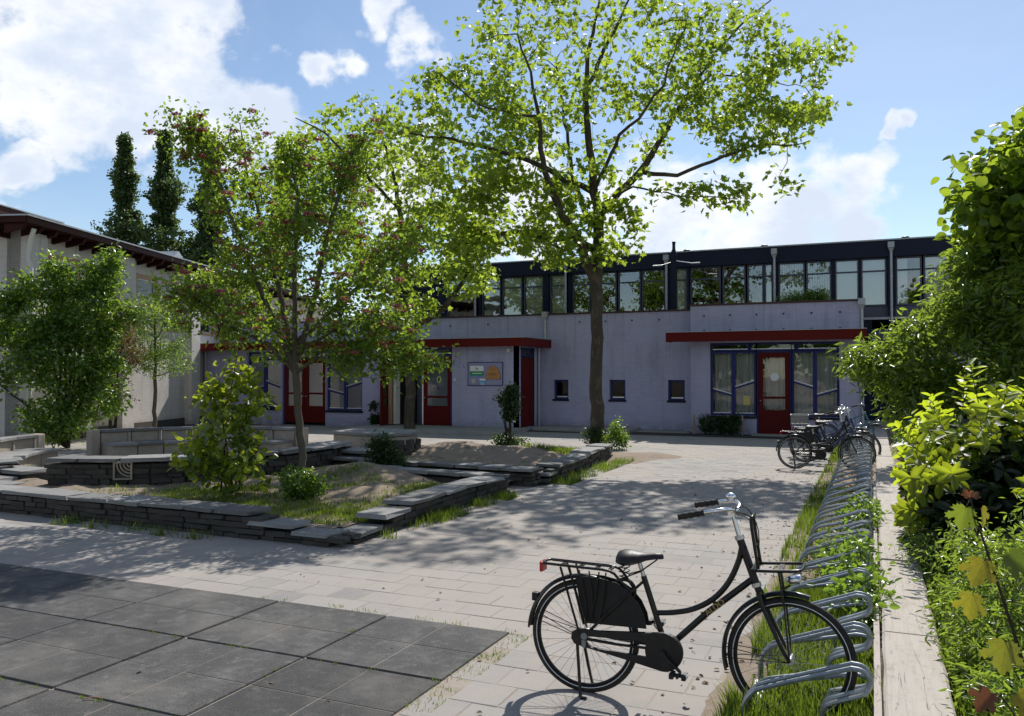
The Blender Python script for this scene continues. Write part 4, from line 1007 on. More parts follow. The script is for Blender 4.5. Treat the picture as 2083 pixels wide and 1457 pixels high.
# ------------------------------------------------------------------ pale beam edging the border
bmr = empty('timber_edging', (.2, 4, 0)); tag(bmr, 'pale weathered beam edging between rack and shrub border', 'edging')
y = 2.0; beams = [1.1,2.55,2.2,2.6,2.45,2.5,2.4,2.6,2.3,2.5,2.4,2.2]
for i, l in enumerate(beams):
    mb = MB(); dz = random.uniform(-.012,.012); dx = random.uniform(-.012,.012); n = 8
    rings = []
    for k in range(n+1):
        yy = y+.012+(l-.024)*k/n; w = random.uniform(-.006,.006); h = random.uniform(-.005,.005)
        rings.append([(.035+dx+w, yy, -.03),(.345+dx+w, yy, -.03),(.345+dx+w, yy, .215+dz+h),(.33+dx, yy, .228+dz+h),(.05+dx, yy, .228+dz+h),(.035+dx+w, yy, .213+dz+h)])
    mb.loft(rings); mb.build('beam', M['beam'], bmr); y += l
MB().box(-.005,.028,2.2,8.2,-.03,.19).build('side_plank', M['beam'], bmr, jitter=.004); MB().box(-.003,.029,8.23,14,-.03,.18).build('side_plank', M['beam'], bmr, jitter=.004)

# ------------------------------------------------------------------ bicycles
def arcpts(c, r, a0, a1, n=24): return [(c[0]+r*math.cos(R(a0+(a1-a0)*i/n)), c[1]+r*math.sin(R(a0+(a1-a0)*i/n))) for i in range(n+1)]
def wheel(root, c, rad, front=False):
    w = MB(); w.ring((c[0],0,c[1]), rad-.02, .02, n=64, seg=10); t = w.build('wheel', M['rubber'], root, smooth=60)
    mb = MB(); mb.ring((c[0],0,c[1]), rad-.044, .0085, n=56, seg=8); mb.build('rim', M['satin'], t, smooth=60)
    for s in (-1, 1):
        mb = MB(); mb.ring((c[0],s*.0185,c[1]), rad-.031, .0022, n=64, seg=5); mb.build('reflective_stripe', M['white'], t, smooth=60)
    mb = MB()
    for k in range(32):
        a = 2*math.pi*k/32; b = a+(.35 if k % 2 else -.35); s = .028 if (k//2) % 2 else -.028
        mb.tube([(c[0]+.02*math.cos(b), s, c[1]+.02*math.sin(b)), (c[0]+(rad-.05)*math.cos(a), 0, c[1]+(rad-.05)*math.sin(a))], .0011, 4, cap=False)
    mb.build('spokes', M['chromedull'], t)
    mb = MB(); mb.cyl((c[0],-.05,c[1]), (c[0],.05,c[1]), .018 if front else .03, 12); mb.cyl((c[0],-.068,c[1]), (c[0],.068,c[1]), .008, 8); mb.build('hub', M['chromedull'], t, smooth=50)
    return t
def fender(root, c, r, a0, a1, mat):
    rings = []
    for i in range(33):
        a = R(a0+(a1-a0)*i/32); ca, sa = math.cos(a), math.sin(a)
        prof = [(-.028,-.014),(-.020,.002),(0,.008),(.020,.002),(.028,-.014),(.019,-.003),(0,.003),(-.019,-.003)]
        rings.append([(c[0]+(r+dr)*ca, y_, c[1]+(r+dr)*sa) for y_, dr in prof])
    return MB().loft(rings).build('mudguard', mat, root, smooth=60)
def bicycle(name, label, kind='oma', fm='black', bar='chrome', crate=False, carrier=False, rack=True, guard=True, seat=.82, stand=True, bag=False, text=False):
    rt = empty(name, (0,0,0)); tag(rt, label, 'bicycle', 'bicycles parked at the rack'); F = M[fm]
    rh, fh = (0,.318), (1.13,.33)
    wheel(rt, rh, .322); wheel(rt, fh, .325, True)
    bb = (.475,.302)
    V = lambda x, z, y=0.0: (x, y, z)
    mb = MB()
    mb.tube([V(.872,.94), V(.958,.70)], .021, 12)
    mb.tube([V(bb[0],bb[1]), V(.345,.69)], .0165, 12)
    if kind == 'oma':
        mb.tube(smooth_path([V(.884,.905), V(.865,.815), V(.81,.695), V(.728,.600), V(.62,.535), V(.51,.505), V(.415,.493)], 4), .0155, 10)
        mb.tube([V(.945,.735), V(.70,.525), V(bb[0],bb[1])], .0175, 12); mb.tube([V(.727,.60), V(.748,.565)], .011, 8)
    elif kind == 'men':
        mb.tube([V(.884,.90), V(.35,.675)], .0155, 10); mb.tube([V(.945,.735), V(bb[0],bb[1])], .0175, 12)
    else:
        mb.tube([V(.89,.88), V(.415,.48)], .0155, 10); mb.tube([V(.945,.735), V(bb[0],bb[1])], .0175, 12)
    for s in (-1, 1):
        mb.tube([V(bb[0],bb[1],s*.03), V(.2,.305,s*.045), V(0,.318,s*.06)], .009, 8); mb.tube([V(.35,.665,s*.02), V(.2,.52,s*.045), V(0,.318,s*.06)], .008, 8)
    mb.cyl(V(bb[0],bb[1],-.045), V(bb[0],bb[1],.045), .024, 12); mb.build('frame', F, rt, smooth=50)
    if text:
        cu = bpy.data.curves.new('frame_lettering', 'FONT'); cu.body = 'ALDO'; cu.size = .046; cu.extrude = .0006; cu.align_x = 'CENTER'; cu.align_y = 'CENTER'; cu.materials.append(M['gold'])
        tmp_ = bpy.data.objects.new('frame_lettering', cu); me_ = bpy.data.meshes.new_from_object(tmp_); me_.name = 'frame_lettering'; bpy.data.objects.remove(tmp_); o = bpy.data.objects.new('frame_lettering', me_); COL.objects.link(o); o.parent = rt; a = math.atan2(.735-.525, .945-.70)
        o.matrix_local = Matrix(((math.cos(a), -math.sin(a), 0, .742), (0, 0, -1, -.0182), (math.sin(a), math.cos(a), 0, .561), (0,0,0,1)))
    mb = MB()
    mb.tube([V(.958,.70), V(.974,.66)], .019, 10); mb.cyl(V(.974,.662,-.05), V(.974,.662,.05), .013, 8)
    for s in (-1, 1): mb.tube(smooth_path([V(.974,.665,s*.045), V(1.0,.59,s*.052), V(1.045,.49,s*.056), V(1.09,.395,s*.06), V(1.13,.33,s*.062)], 3), [.014]*4+[.0125]*3+[.011]*3+[.009]*3, 8)
    mb.build('fork', F, rt, smooth=50)
    mb = MB(); mb.tube([V(.954,.712), V(.961,.692)], .026, 12); mb.tube([V(.867,.955), V(.874,.935)], .026, 12); mb.build('headset', M['chromedull'], rt, smooth=40)
    # mudguards with stays
    m1 = fender(rt, rh, .345, 20, 178, M['black' if fm != 'bikeblue' else 'bikeblue']); m2 = fender(rt, fh, .348, 74, 196, M['black'])
    mb = MB()
    for s in (-1, 1):
        for a in (158, 166): p = (rh[0]+.34*math.cos(R(a)), rh[1]+.34*math.sin(R(a))); mb.tube([V(0,.318,s*.066), V(p[0],p[1],s*.028)], .0026, 5)
    mb.build('stay', M['satin'], m1); mb = MB()
    for s in (-1, 1):
        for a in (174, 184): p = (fh[0]+.345*math.cos(R(a)), fh[1]+.345*math.sin(R(a))); mb.tube([V(fh[0],fh[1],s*.066), V(p[0],p[1],s*.028)], .0026, 5)
    mb.build('stay', M['satin'], m2)
    MB().box(-.322,-.286,-.022,.022,.488,.536).build('reflector', M['satin'], rt, bevel=.004)
    if guard:
        g_ = [(.02,.40),(.372,.408),(.358,.48),(.325,.545),(.27,.605),(.2,.645),(.1,.662),(-.01,.664),(-.045,.65),(-.02,.52)]
        for s in (-1, 1): mb = MB(); mb.disc_prism(g_, s*.036, s*.039); mb.build('coat_guard', M['vinyl'], rt)
        mb = MB()
        for x0, z0, x1, z1 in ((-.02,.70,.03,.42),(.04,.70,.06,.42),(.10,.70,.04,.41),(.14,.70,.1,.42),(.28,.6,.10,.43)): mb.tube(smooth_path([V(x0,z0,-.05), V((x0+x1)/2+.01,(z0+z1)/2,-.052), V(x1,z1,-.055)], 3), .0045, 5)
        mb.build('luggage_strap', M['satin'], rt, smooth=50)
    # chain case
    mb = MB()
    if guard or kind == 'oma':
        mb.disc_prism(arcpts(bb, .104, 0, 345, 23), -.078, -.042)
        mb.disc_prism([(-.06,.315),(-.055,.35),(-.02,.372),(.10,.372),(.44,.402),(.44,.345),(.12,.338),(.04,.335),(.03,.30),(.06,.275),(.45,.262),(.45,.199),(.25,.235),(.02,.272),(-.04,.285)], -.073, -.047)
    else:
        mb.disc_prism(arcpts(bb, .085, 0, 340, 17), -.06, -.052); mb.bar(V(.0,.335,-.056), V(.46,.38,-.056), .02, .025); mb.bar(V(0,.30,-.056), V(.46,.225,-.056), .02, .02)
    mb.build('chain_case', M['satin'], rt, bevel=.004)
    mb = MB(); mb.cyl(V(.02,.335,-.082), V(.02,.335,-.07), .02, 12); mb.box(.008,.032,-.086,-.074,.275,.315); mb.build('gear_cap', M['plasticgrey'], rt, bevel=.003)
    # cranks and pedals
    for s, e in ((-1,(.572,.215)),(1,(.385,.40))):
        mb = MB(); mb.bar(V(bb[0],bb[1],s*.092), V(e[0],e[1],s*.098), .012, .026, (0,1,0)); mb.cyl(V(bb[0],bb[1],s*.06), V(bb[0],bb[1],s*.105), .016, 10); cr = mb.build('crank', M['chromedull'] if s > 0 else M['satin'], rt, bevel=.003)
        mb = MB(); mb.cyl(V(e[0],e[1],s*.1), V(e[0],e[1],s*.19), .008, 8)
        for dx in (-.033,.033): mb.box(e[0]+dx-.011,e[0]+dx+.011,min(s*.115,s*.19),max(s*.115,s*.19),e[1]-.012,e[1]+.012)
        mb.box(e[0]-.04,e[0]+.04,s*.15-.006,s*.15+.006,e[1]-.009,e[1]+.009); mb.build('pedal', M['satin'], cr)
        mb = MB()
        for dx in (-.046,.046): mb.box(e[0]+dx-.002,e[0]+dx+.002,min(s*.13,s*.175),max(s*.13,s*.175),e[1]-.008,e[1]+.008)
        mb.build('pedal_reflector', M['lens'], cr)
    # saddle
    dz = seat-.82
    MB().tube([V(.345,.69), V(.318,.775+dz)], .0125, 10).build('seat_post', M['chromedull'], rt, smooth=50)
    rings = []
    for x, w, zt, zb in ((.192,.035,.795,.765),(.205,.082,.818,.745),(.235,.102,.830,.735),(.28,.098,.828,.742),(.325,.066,.821,.757),(.365,.042,.820,.775),(.41,.031,.824,.785),(.445,.027,.824,.79),(.457,.014,.815,.798)):
        rings.append([(x, w*c_, (zt+zb)/2+dz+((zt-zb)/2)*s_*(1.0 if s_ > 0 else .9)-(.012*abs(c_)**3 if s_ >= 0 else 0)) for c_, s_ in [(math.cos(2*math.pi*k/16), math.sin(2*math.pi*k/16)) for k in range(16)]])
    sd = MB().loft(rings).build('saddle', M['satin'], rt, smooth=60); mb = MB()
    for s in (-1, 1):
        sp = [V(.235+.017*math.cos(k*.8), .675+dz+.0032*k, s*.05+.017*math.sin(k*.8)) for k in range(24)]; mb.tube(sp, .0035, 5); mb.tube([V(.245,.68+dz,s*.05), V(.33,.715+dz,s*.02), V(.42,.785+dz,s*.012)], .004, 5)
    mb.build('saddle_spring', M['satin'], sd)
    if guard: MB().ring((.235,.0,.60), .06, .011, n=20, seg=6, a0=R(-60), a1=R(240)).build('ring_lock', M['satin'], rt, smooth=50)
    # handlebar
    st_ = MB(); st_.tube([V(.874,.93), V(.834,1.07)], .0125, 10); st_.cyl(V(.832,1.075,-.03), V(.832,1.075,.03), .019, 10); st_.build('stem', M[bar], rt, smooth=50)
    hb = MB()
    for s in (-1, 1): hb.tube(smooth_path([V(.832,1.078,0), V(.852,1.086,s*.06), V(.855,1.105,s*.12), V(.82,1.115,s*.185), V(.75,1.105,s*.225), V(.60,1.072,s*.245)], 4), .0108, 10)
    h_ = hb.build('handlebar', M[bar], rt, smooth=60)
    for s in (-1, 1):
        p0, p1 = Vector((.722,s*.2285,1.099)), Vector((.590,s*.2465,1.070)); d_ = p1-p0
        MB().tube([p0+d_*(k/16) for k in range(17)], [.0165+.0022*math.cos(k*2*math.pi/4) for k in range(17)], 10).build('grip', M['rubber'], h_, smooth=60)
    mb = MB(); mb.sphere((.80,.175,1.14), .031, .031, .022, 16, 6, -.2); mb.cyl((.80,.175,1.112), (.80,.175,1.136), .022, 12); mb.build('bell', M['chrome'], h_, smooth=60)
    MB().tube(smooth_path([V(.83,1.085,.02), V(.90,1.10,.05), V(.965,.98,.04), V(.96,.76,.03)], 4), .003, 5).build('brake_cable', M['satin'], h_)
    if carrier:
        mb = MB(); y1 = .062
        mb.tube(smooth_path([V(.975,.795,-y1), V(.955,.92,-y1), V(.938,1.045,-y1), V(.944,1.066,-y1*.8), V(.944,1.07,0), V(.944,1.066,y1*.8), V(.938,1.045,y1), V(.955,.92,y1), V(.975,.795,y1)], 4), .0085, 8)
        mb.tube([V(.957,.91,-y1), V(.957,.91,y1)], .007, 8)
        mb.tube(smooth_path([V(.945,.795,-.105), V(1.05,.802,-.108), V(1.165,.812,-.105), V(1.192,.815,-.075), V(1.196,.815,0), V(1.192,.815,.075), V(1.165,.812,.105), V(1.05,.802,.108), V(.945,.795,.105)], 4), .0085, 8)
        for x in (.965, 1.085): mb.bar(V(x,.80,-.106), V(x,.80,.106), .024, .008)
        mb.tube([V(.945,.795,-.105), V(.945,.795,.105)], .0085, 8)
        for s in (-1, 1):
            mb.bar(V(1.075,.80,s*.05), V(1.105,.60,s*.055), .010, .022, (0,1,0)); mb.bar(V(1.105,.60,s*.055), V(1.13,.335,s*.072), .008, .018, (0,1,0)); mb.tube([V(.838,1.08,s*.02), V(.90,1.065,s*.03), V(.94,1.045,s*.058)], .004, 6)
        mb.bar(V(.945,.795,0), V(.93,.80,0), .03, .02); mb.build('front_carrier', M['black'], rt, smooth=50)
    mb = MB(); mb.loft([[(x, r_*math.cos(2*math.pi*k/12), .742+dzz+r_*.8*math.sin(2*math.pi*k/12)) for k in range(12)] for x, r_, dzz in ((1.105,.010,0),(1.125,.026,.002),(1.16,.034,.006),(1.178,.034,.007))]); hl = mb.build('headlight', M['chrome'], rt, smooth=50)
    MB().sphere((1.178,0,.749), .010, .031, .026, 12, 6).build('lamp_glass', M['lens'], hl, smooth=60); MB().bar(V(1.13,.715), V(1.09,.69), .014, .01).build('lamp_bracket', M['satin'], hl)
    if rack:
        mb = MB(); y1 = .062
        mb.tube(smooth_path([V(.285,.60,-.03), V(.225,.665,-y1), V(.165,.712,-y1), V(0,.718,-y1), V(-.2,.722,-y1), V(-.238,.722,-y1*.8), V(-.245,.722,0), V(-.238,.722,y1*.8), V(-.2,.722,y1), V(0,.718,y1), V(.165,.712,y1), V(.225,.665,y1), V(.285,.60,.03)], 3), .0078, 8)
        for x in (-.13,-.02,.08,.16): mb.bar(V(x,.716,-y1), V(x,.716,y1), .022, .007)
        mb.tube([V(-.2,.731,0), V(.16,.724,0)], .005, 6)
        for s in (-1, 1):
            mb.bar(V(-.13,.71,s*.06), V(-.005,.33,s*.07), .008, .016, (0,1,0)); mb.bar(V(-.075,.71,s*.06), V(.015,.40,s*.068), .008, .014, (0,1,0))
        rr_ = mb.build('rear_rack', M['black'], rt, smooth=50); MB().box(-.268,-.248,-.04,.04,.665,.725).build('rear_light', M['redlens'], rr_, bevel=.006)
    if crate:
        mb = MB(); x0, x1, z0, z1 = -.26, .10, .735, .93
        for yy in (-.14,.14):
            for k in range(5): mb.bar(V(x0,z0+.04*k,yy), V(x1,z0+.04*k,yy), .008, .022)
            for k in range(5): mb.bar(V(x0+.09*k,z0,yy), V(x0+.09*k,z1,yy), .012, .012)
        for xx in (x0, x1):
            for k in range(5): mb.bar(V(xx,z0+.04*k,-.14), V(xx,z0+.04*k,.14), .008, .022)
        mb.box(x0,x1,-.14,.14,z0-.01,z0); mb.box(x0-.01,x1+.01,-.155,-.135,z1-.02,z1+.01); mb.box(x0-.01,x1+.01,.135,.155,z1-.02,z1+.01); mb.box(x0-.015,x0+.005,-.134,.134,z1-.019,z1+.009); mb.box(x1-.005,x1+.015,-.134,.134,z1-.019,z1+.009); mb.build('crate', M['plasticgrey'], rt)
    if bag:
        for s in (-1, 1): mb = MB(); mb.loft([[(.0+a*w, s*(.11+b*.055), z) for a, b in ((-1,-1),(1,-1),(1,1),(-1,1))] for w, z in ((.14,.40),(.16,.45),(.16,.66),(.15,.70))]); mb.build('pannier', M['vinyl'], rt, bevel=.02)
    if stand:
        mb = MB()
        for s in (-1, 1): mb.tube([V(-.03,.30,s*.05), V(-.005,.12,s*.085), V(.012,.006,s*.115)], .0095, 8); mb.tube([V(.012,.006,s*.115), V(.05,.006,s*.118)], .009, 8)
        mb.build('kickstand', M['black'], rt, smooth=50)
    return rt
b1 = bicycle('bicycle', 'black step-through bicycle with front carrier standing closest to the camera', 'oma', carrier=True, text=True)
b1.location = (-1.535, 4.56, 0.0); b1.rotation_euler = (R(-1.0), 0, R(.6))
b2 = bicycle('bicycle', 'black step-through bicycle, front one of the group near the right red door', 'oma', guard=False, seat=.84)
b2.location = (-1.40, 16.95, 0); b2.rotation_euler = (R(2.5), 0, R(2))
b3 = bicycle('bicycle', 'blue bicycle second from the front in the far group', 'mixte', 'bikeblue', guard=False, seat=.86, bag=True)
b3.location = (-1.30, 18.3, 0); b3.rotation_euler = (R(-3), 0, R(-4))
b4 = bicycle('bicycle', 'black bicycle with grey crate on its rear rack in the far group', 'oma', crate=True, seat=.96)
b4.location = (-1.42, 19.5, 0); b4.rotation_euler = (R(2), 0, R(3))
b5 = bicycle('bicycle', 'teal bicycle standing rearmost in the far group', 'men', 'biketeal', 'satin', guard=False, seat=.92)
b5.location = (-1.05, 21.2, 0); b5.rotation_euler = (R(-2), 0, R(-2))
# ------------------------------------------------------------------ leaves and grass
def mirror(h): return h
SHAPES = {   # half outlines from base to tip, unit length
 'oval': [(.16,.12),(.27,.32),(.28,.55),(.18,.8)],
 'round': [(.25,.08),(.42,.3),(.44,.55),(.28,.85)],
 'lance': [(.085,.14),(.15,.4),(.11,.7)],
 'plane': [(.22,-.04),(.56,.10),(.36,.34),(.64,.58),(.30,.60),(.20,.80)],
 'lobed': [(.20,.05),(.30,.30),(.20,.42),(.36,.68),(.18,.78)],
 'laurel': [(.09,.10),(.19,.32),(.215,.55),(.16,.8)],
 'maple': [(.10,-.07),(.20,-.10),(.24,-.03),(.36,-.06),(.36,.04),(.50,.05),(.44,.13),(.56,.20),(.44,.22),(.34,.26),(.44,.34),(.58,.36),(.58,.44),(.70,.50),(.62,.55),(.66,.66),(.54,.63),(.50,.70),(.38,.58),(.27,.52),(.27,.64),(.34,.72),(.24,.76),(.24,.86),(.14,.84),(.10,.94)],
}
def norm(a): return a/np.maximum(np.linalg.norm(a, axis=-1, keepdims=True), 1e-9)
def leaf_arrays(shape, pos, nrm, dr, size, fold=.25, droop=.25):
    h = SHAPES[shape]; k = len(h)
    loc = [(0.,0.)]+h+[(0.,1.)]+[(-x, y) for x, y in h[::-1]]
    L = np.array([(x, y, fold*abs(x)-droop*y*y*.6) for x, y in loc])
    nrm = norm(nrm); dr = norm(dr-nrm*np.sum(dr*nrm, -1, keepdims=True)); sd = np.cross(dr, nrm)
    V = pos[:,None,:]+size[:,None,None]*(L[None,:,0:1]*sd[:,None,:]+L[None,:,1:2]*dr[:,None,:]+L[None,:,2:3]*nrm[:,None,:])
    m = len(loc); right = list(range(0, k+2)); left = [0]+list(range(k+1, m)); left = [0]+left[1:]
    return V.reshape(-1, 3), m, right, left
def fast_mesh(name, V, polys, mat, parent=None, rnd=None, smooth=False):
    """polys: list of (n_faces, verts_per_face) index arrays"""
    me = bpy.data.meshes.new(name); o_ = org(parent)
    V = V-np.array(o_)[None,:]
    me.vertices.add(len(V)); me.vertices.foreach_set('co', V.astype(np.float32).ravel())
    idx = np.concatenate([p.ravel() for p in polys]).astype(np.int32); tot = np.concatenate([np.full(len(p), p.shape[1]) for p in polys]).astype(np.int32)
    st = np.concatenate([[0], np.cumsum(tot)[:-1]]).astype(np.int32)
    me.loops.add(len(idx)); me.loops.foreach_set('vertex_index', idx); me.polygons.add(len(tot)); me.polygons.foreach_set('loop_start', st)
    try: me.polygons.foreach_set('loop_total', tot)
    except Exception: pass
    if rnd is not None: at = me.attributes.new('rnd', 'FLOAT', 'POINT'); at.data.foreach_set('value', rnd.astype(np.float32))
    me.materials.append(mat); me.update(calc_edges=True); me.validate()
    o = bpy.data.objects.new(name, me); COL.objects.link(o)
    if parent: o.parent = parent
    ORG[o.name] = o_
    return o
def leaf_mesh(name, shape, pos, nrm, dr, size, mat, parent, rnd, fold=.25, droop=.25):
    V, m, rg, lf = leaf_arrays(shape, pos, nrm, dr, size, fold, droop); n = len(pos); b = (np.arange(n)*m)[:,None]
    return fast_mesh(name, V, [b+np.array(rg)[None,:], b+np.array(lf)[None,:]], mat, parent, np.repeat(rnd, m))
def blob_points(blobs, n, shell=.55):
    """n cluster centres in a union of ellipsoids (cx,cy,cz,rx,ry,rz,weight)"""
    w = np.array([b[6] if len(b) > 6 else b[3]*b[4]*b[5] for b in blobs], float); w /= w.sum(); out = []
    for b, c in zip(blobs, rng.multinomial(n, w)):
        d = norm(rng.normal(size=(c, 3))); r = rng.random((c, 1))**(1/3)*(1-shell)+shell*rng.random((c, 1))**.25
        out.append(np.array(b[:3])+d*np.minimum(r, 1)*np.array(b[3:6]))
    return np.concatenate(out)
def grow(base_lines, pts, step=.22, wob=.12, tip=.004, expo=2.35, up=.0):
    """base_lines: [(points, radii)]; each point of pts is reached by a twig from the nearest wood"""
    P, par, rmin, lines = [], [], [], []
    def add(p, pa, r=0.0): P.append(np.array(p, float)); par.append(pa); rmin.append(r); return len(P)-1
    for pl, rr in base_lines:
        pl = [np.array(p, float) for p in pl]
        if P: A = np.array(P); last = int(np.argmin(((A-pl[0])**2).sum(1)))
        else: last = add(pl[0], -1, rr[0])
        for i in range(len(pl)-1):
            n = max(1, int(np.linalg.norm(pl[i+1]-pl[i])/step))
            for k in range(1, n+1):
                t = k/n; j = rng.normal(size=3)*step*wob*.35
                last = add(pl[i]*(1-t)+pl[i+1]*t+j, last, rr[i]*(1-t)+rr[i+1]*t)
    A = np.array(P); d0 = np.array([((A-q)**2).sum(1).min() for q in pts]); ends = []; dirs = []
    cap = len(P)+len(pts)*30; buf = np.zeros((cap, 3)); buf[:len(P)] = A; cnt = len(P)
    for qi in np.argsort(d0):
        q = pts[qi]; D = np.linalg.norm(buf[:cnt]-q, axis=1)+np.maximum(0, buf[:cnt,2]-q[2]+up)*.35; s = int(np.argmin(D)); a = buf[s].copy()
        dv = q-a; L = np.linalg.norm(dv); n = min(25, max(1, int(L/step))); pa = s
        pd = buf[s]-buf[par[s]] if par[s] >= 0 else np.array([0,0,1.]); pd = pd/(np.linalg.norm(pd)+1e-9)
        bend = pd*L*.35; sag = np.array([0,0,1.])*L*.10
        for k in range(1, n+1):
            t = k/n; w = t*(1-t); p = a+dv*t+bend*w+sag*w+rng.normal(size=3)*step*wob*(1 if k < n else .3)
            pa = add(p, pa, 0.0); buf[cnt] = p; cnt += 1
        ends.append(pa); dirs.append(buf[pa]-buf[par[pa]])
    n = len(P); P = np.array(P); rad = np.zeros(n); kids = [[] for _ in range(n)]
    for i, p in enumerate(par):
        if p >= 0: kids[p].append(i)
    accu = np.zeros(n)
    for i in range(n-1, -1, -1):
        r = max((accu[i])**(1/expo) if kids[i] else tip, tip)
        if rmin[i] > 0: r = max(rmin[i], min(r, rmin[i]*1.02))
        rad[i] = r
        if par[i] >= 0: accu[par[i]] += r**expo
    return P, par, kids, rad, np.array(ends), np.array(dirs)
def wood_mesh(name, P, par, kids, rad, mat, parent, minr=0.0):
    mb = MB(); start = [0]; seen = set()
    heads = [(0, -1)]
    while heads:
        i, pa = heads.pop(); chain = ([pa] if pa >= 0 else [])+[i]
        while kids[i]:
            ks = sorted(kids[i], key=lambda c: -rad[c]); heads += [(c, i) for c in ks[1:]]; i = ks[0]; chain.append(i)
        rs = [rad[c] for c in chain]
        if pa >= 0: rs[0] = min(rs[0], rs[1]*1.15)
        if rs[min(1, len(rs)-1)] < minr: continue
        seg = 12 if rs[0] > .1 else 8 if rs[0] > .04 else 5 if rs[0] > .012 else 3
        mb.tube([P[c] for c in chain], rs, seg, cap=False)
    return mb.build(name, mat, parent, smooth=80, fixn=False)
def foliage(name, shape, ends, dirs, per, spread, size, mat, parent, upb=.7, fold=.25, droop=.35, szvar=.3, hang=.3, grad=None):
    n = len(ends); k = rng.poisson(per, n)+2; id_ = np.repeat(np.arange(n), k); m = len(id_)
    off = rng.normal(size=(m, 3))*spread; off[:,2] *= .75
    back = -norm(dirs)[id_]*rng.random((m, 1))*spread*1.6
    pos = ends[id_]+off+back
    nrm = rng.normal(size=(m, 3))*.75+np.array([0,0,upb]); dr = norm(off+rng.normal(size=(m, 3))*spread)+np.array([0,0,-hang])+norm(dirs)[id_]*.3
    sz = size*(1-szvar+2*szvar*rng.random(m)); rnd = np.clip(rng.random(n)[id_]*.55+rng.random(m)*.45, 0, 1)
    if grad is not None: rnd = np.clip(rnd+grad(pos), 0, 1)
    return leaf_mesh(name, shape, pos, nrm, dr, sz, mat, parent, rnd, fold, droop)
M['leaf_plane'] = leafmat('plane_leaf', ((.032,.075,.010),(.075,.145,.016),(.14,.21,.028)), (.52,.68,.06), .42, .52)
M['leaf_haw'] = leafmat('hawthorn_leaf', ((.022,.052,.008),(.058,.12,.013),(.115,.175,.025)), (.40,.58,.045), .42, .48)
M['flower_haw'] = leafmat('hawthorn_blossom', ((.24,.045,.05),(.38,.11,.11),(.48,.22,.20)), (.5,.17,.15), .6, .3, .2)
M['leaf_shrub'] = leafmat('shrub_leaf', ((.02,.055,.010),(.055,.125,.018),(.12,.19,.028)), (.36,.56,.05), .34, .42, .6)
M['leaf_red'] = leafmat('reddish_leaf', ((.05,.03,.022),(.11,.075,.035),(.16,.16,.04)), (.30,.20,.06), .5, .4)
M['leaf_poplar'] = leafmat('poplar_leaf', ((.02,.045,.016),(.042,.082,.026),(.075,.13,.04)), (.17,.27,.06), .5, .38)
M['leaf_willow'] = leafmat('willow_leaf', ((.03,.07,.012),(.07,.14,.02),(.13,.20,.03)), (.42,.58,.06), .3, .46, .6)
M['leaf_laurel'] = leafmat('laurel_leaf', ((.010,.028,.007),(.045,.10,.010),(.20,.29,.02)), (.60,.72,.035), .45, .54, .4)
M['leaf_round'] = leafmat('rounded_leaf', ((.018,.045,.012),(.05,.11,.02),(.17,.22,.03)), (.54,.64,.04), .3, .46, .6)
M['leaf_laurel_old_shaded'] = leafmat('shaded_old_laurel_leaf', ((.006,.016,.006),(.010,.026,.008),(.018,.042,.011)), (.05,.09,.01), .35, .15, .5)  # older inner leaves, coloured darker still to stand in for shade in the bush
def veined(name, cols, trans, tfac):
    k = NM(name); a = k.attr('rnd'); o = k.obj(); sx = k.n('ShaderNodeSeparateXYZ'); k.link(o, sx.inputs[0])
    X, Y = k.math('ABSOLUTE', sx.outputs[0]), sx.outputs[1]; v = None
    for an in (0.0, .60, 1.22):
        d = k.math('ABSOLUTE', k.math('SUBTRACT', k.math('MULTIPLY', X, math.cos(an)), k.math('MULTIPLY', Y, math.sin(an))))
        v = d if v is None else k.math('MINIMUM', v, d)
    side = k.math('ABSOLUTE', k.math('SUBTRACT', k.math('FRACT', k.math('MULTIPLY', k.math('ADD', k.math('MULTIPLY', Y, 1.0), k.math('MULTIPLY', v, -1.3)), 11.0)), .5))
    vein = k.math('MAXIMUM', k.ramp(v, .014, .004), k.math('MULTIPLY', k.ramp(side, .07, .0), .5))
    nz = k.noise(o, 5, 5, .65); sp = k.noise(o, 22, 4, .7)
    c = k.mix(k.ramp(a, 0, .55), cols[0], cols[1]); c = k.mix(k.ramp(a, .55, 1.0), c, cols[2]); c = k.mix(k.ramp(nz, .35, .7), c, tuple(x*.6 for x in cols[1]))
    c = k.mix(k.ramp(sp, .66, .74, 0, .8), c, (.10,.06,.02))
    t = k.mix(k.ramp(a, .2, .95), (trans[0]*.45, trans[1]*.75, trans[2]), trans); t = k.mix(k.ramp(nz, .3, .75, 0, .5), t, (trans[0]*.45, trans[1]*.6, trans[2]))
    t = k.mix(k.math('MULTIPLY', vein, .65), t, tuple(x*.35 for x in trans)); c = k.mix(k.math('MULTIPLY', vein, .4), c, tuple(min(1, x*1.8) for x in cols[1]))
    nb = k.bump(vein, -.5, .02); d = k.principled(c, .42, 0, .4, nb)
    tr = k.n('ShaderNodeBsdfTranslucent'); k.set(tr.inputs['Color'], t); k.link(nb, tr.inputs['Normal'])
    mx = k.n('ShaderNodeMixShader'); mx.inputs[0].default_value = tfac; k.link(d, mx.inputs[1]); k.link(tr.outputs[0], mx.inputs[2])
    return k.done(mx.outputs[0])
M['leaf_lin'] = leafmat('lime_leaf', ((.035,.085,.012),(.075,.15,.016),(.15,.23,.022)), (.46,.62,.04), .4, .52)
M['leaf_maple'] = veined('maple_leaf', ((.03,.065,.015),(.055,.09,.018),(.20,.16,.02)), (.52,.46,.03), .46)
M['leaf_maple_red'] = veined('young_maple_leaf', ((.05,.02,.015),(.09,.035,.02),(.13,.06,.03)), (.30,.10,.03), .38)
M['leaf_dark'] = leafmat('dark_leaf', ((.012,.03,.010),(.022,.05,.014),(.04,.08,.02)), (.10,.18,.03), .45, .35)
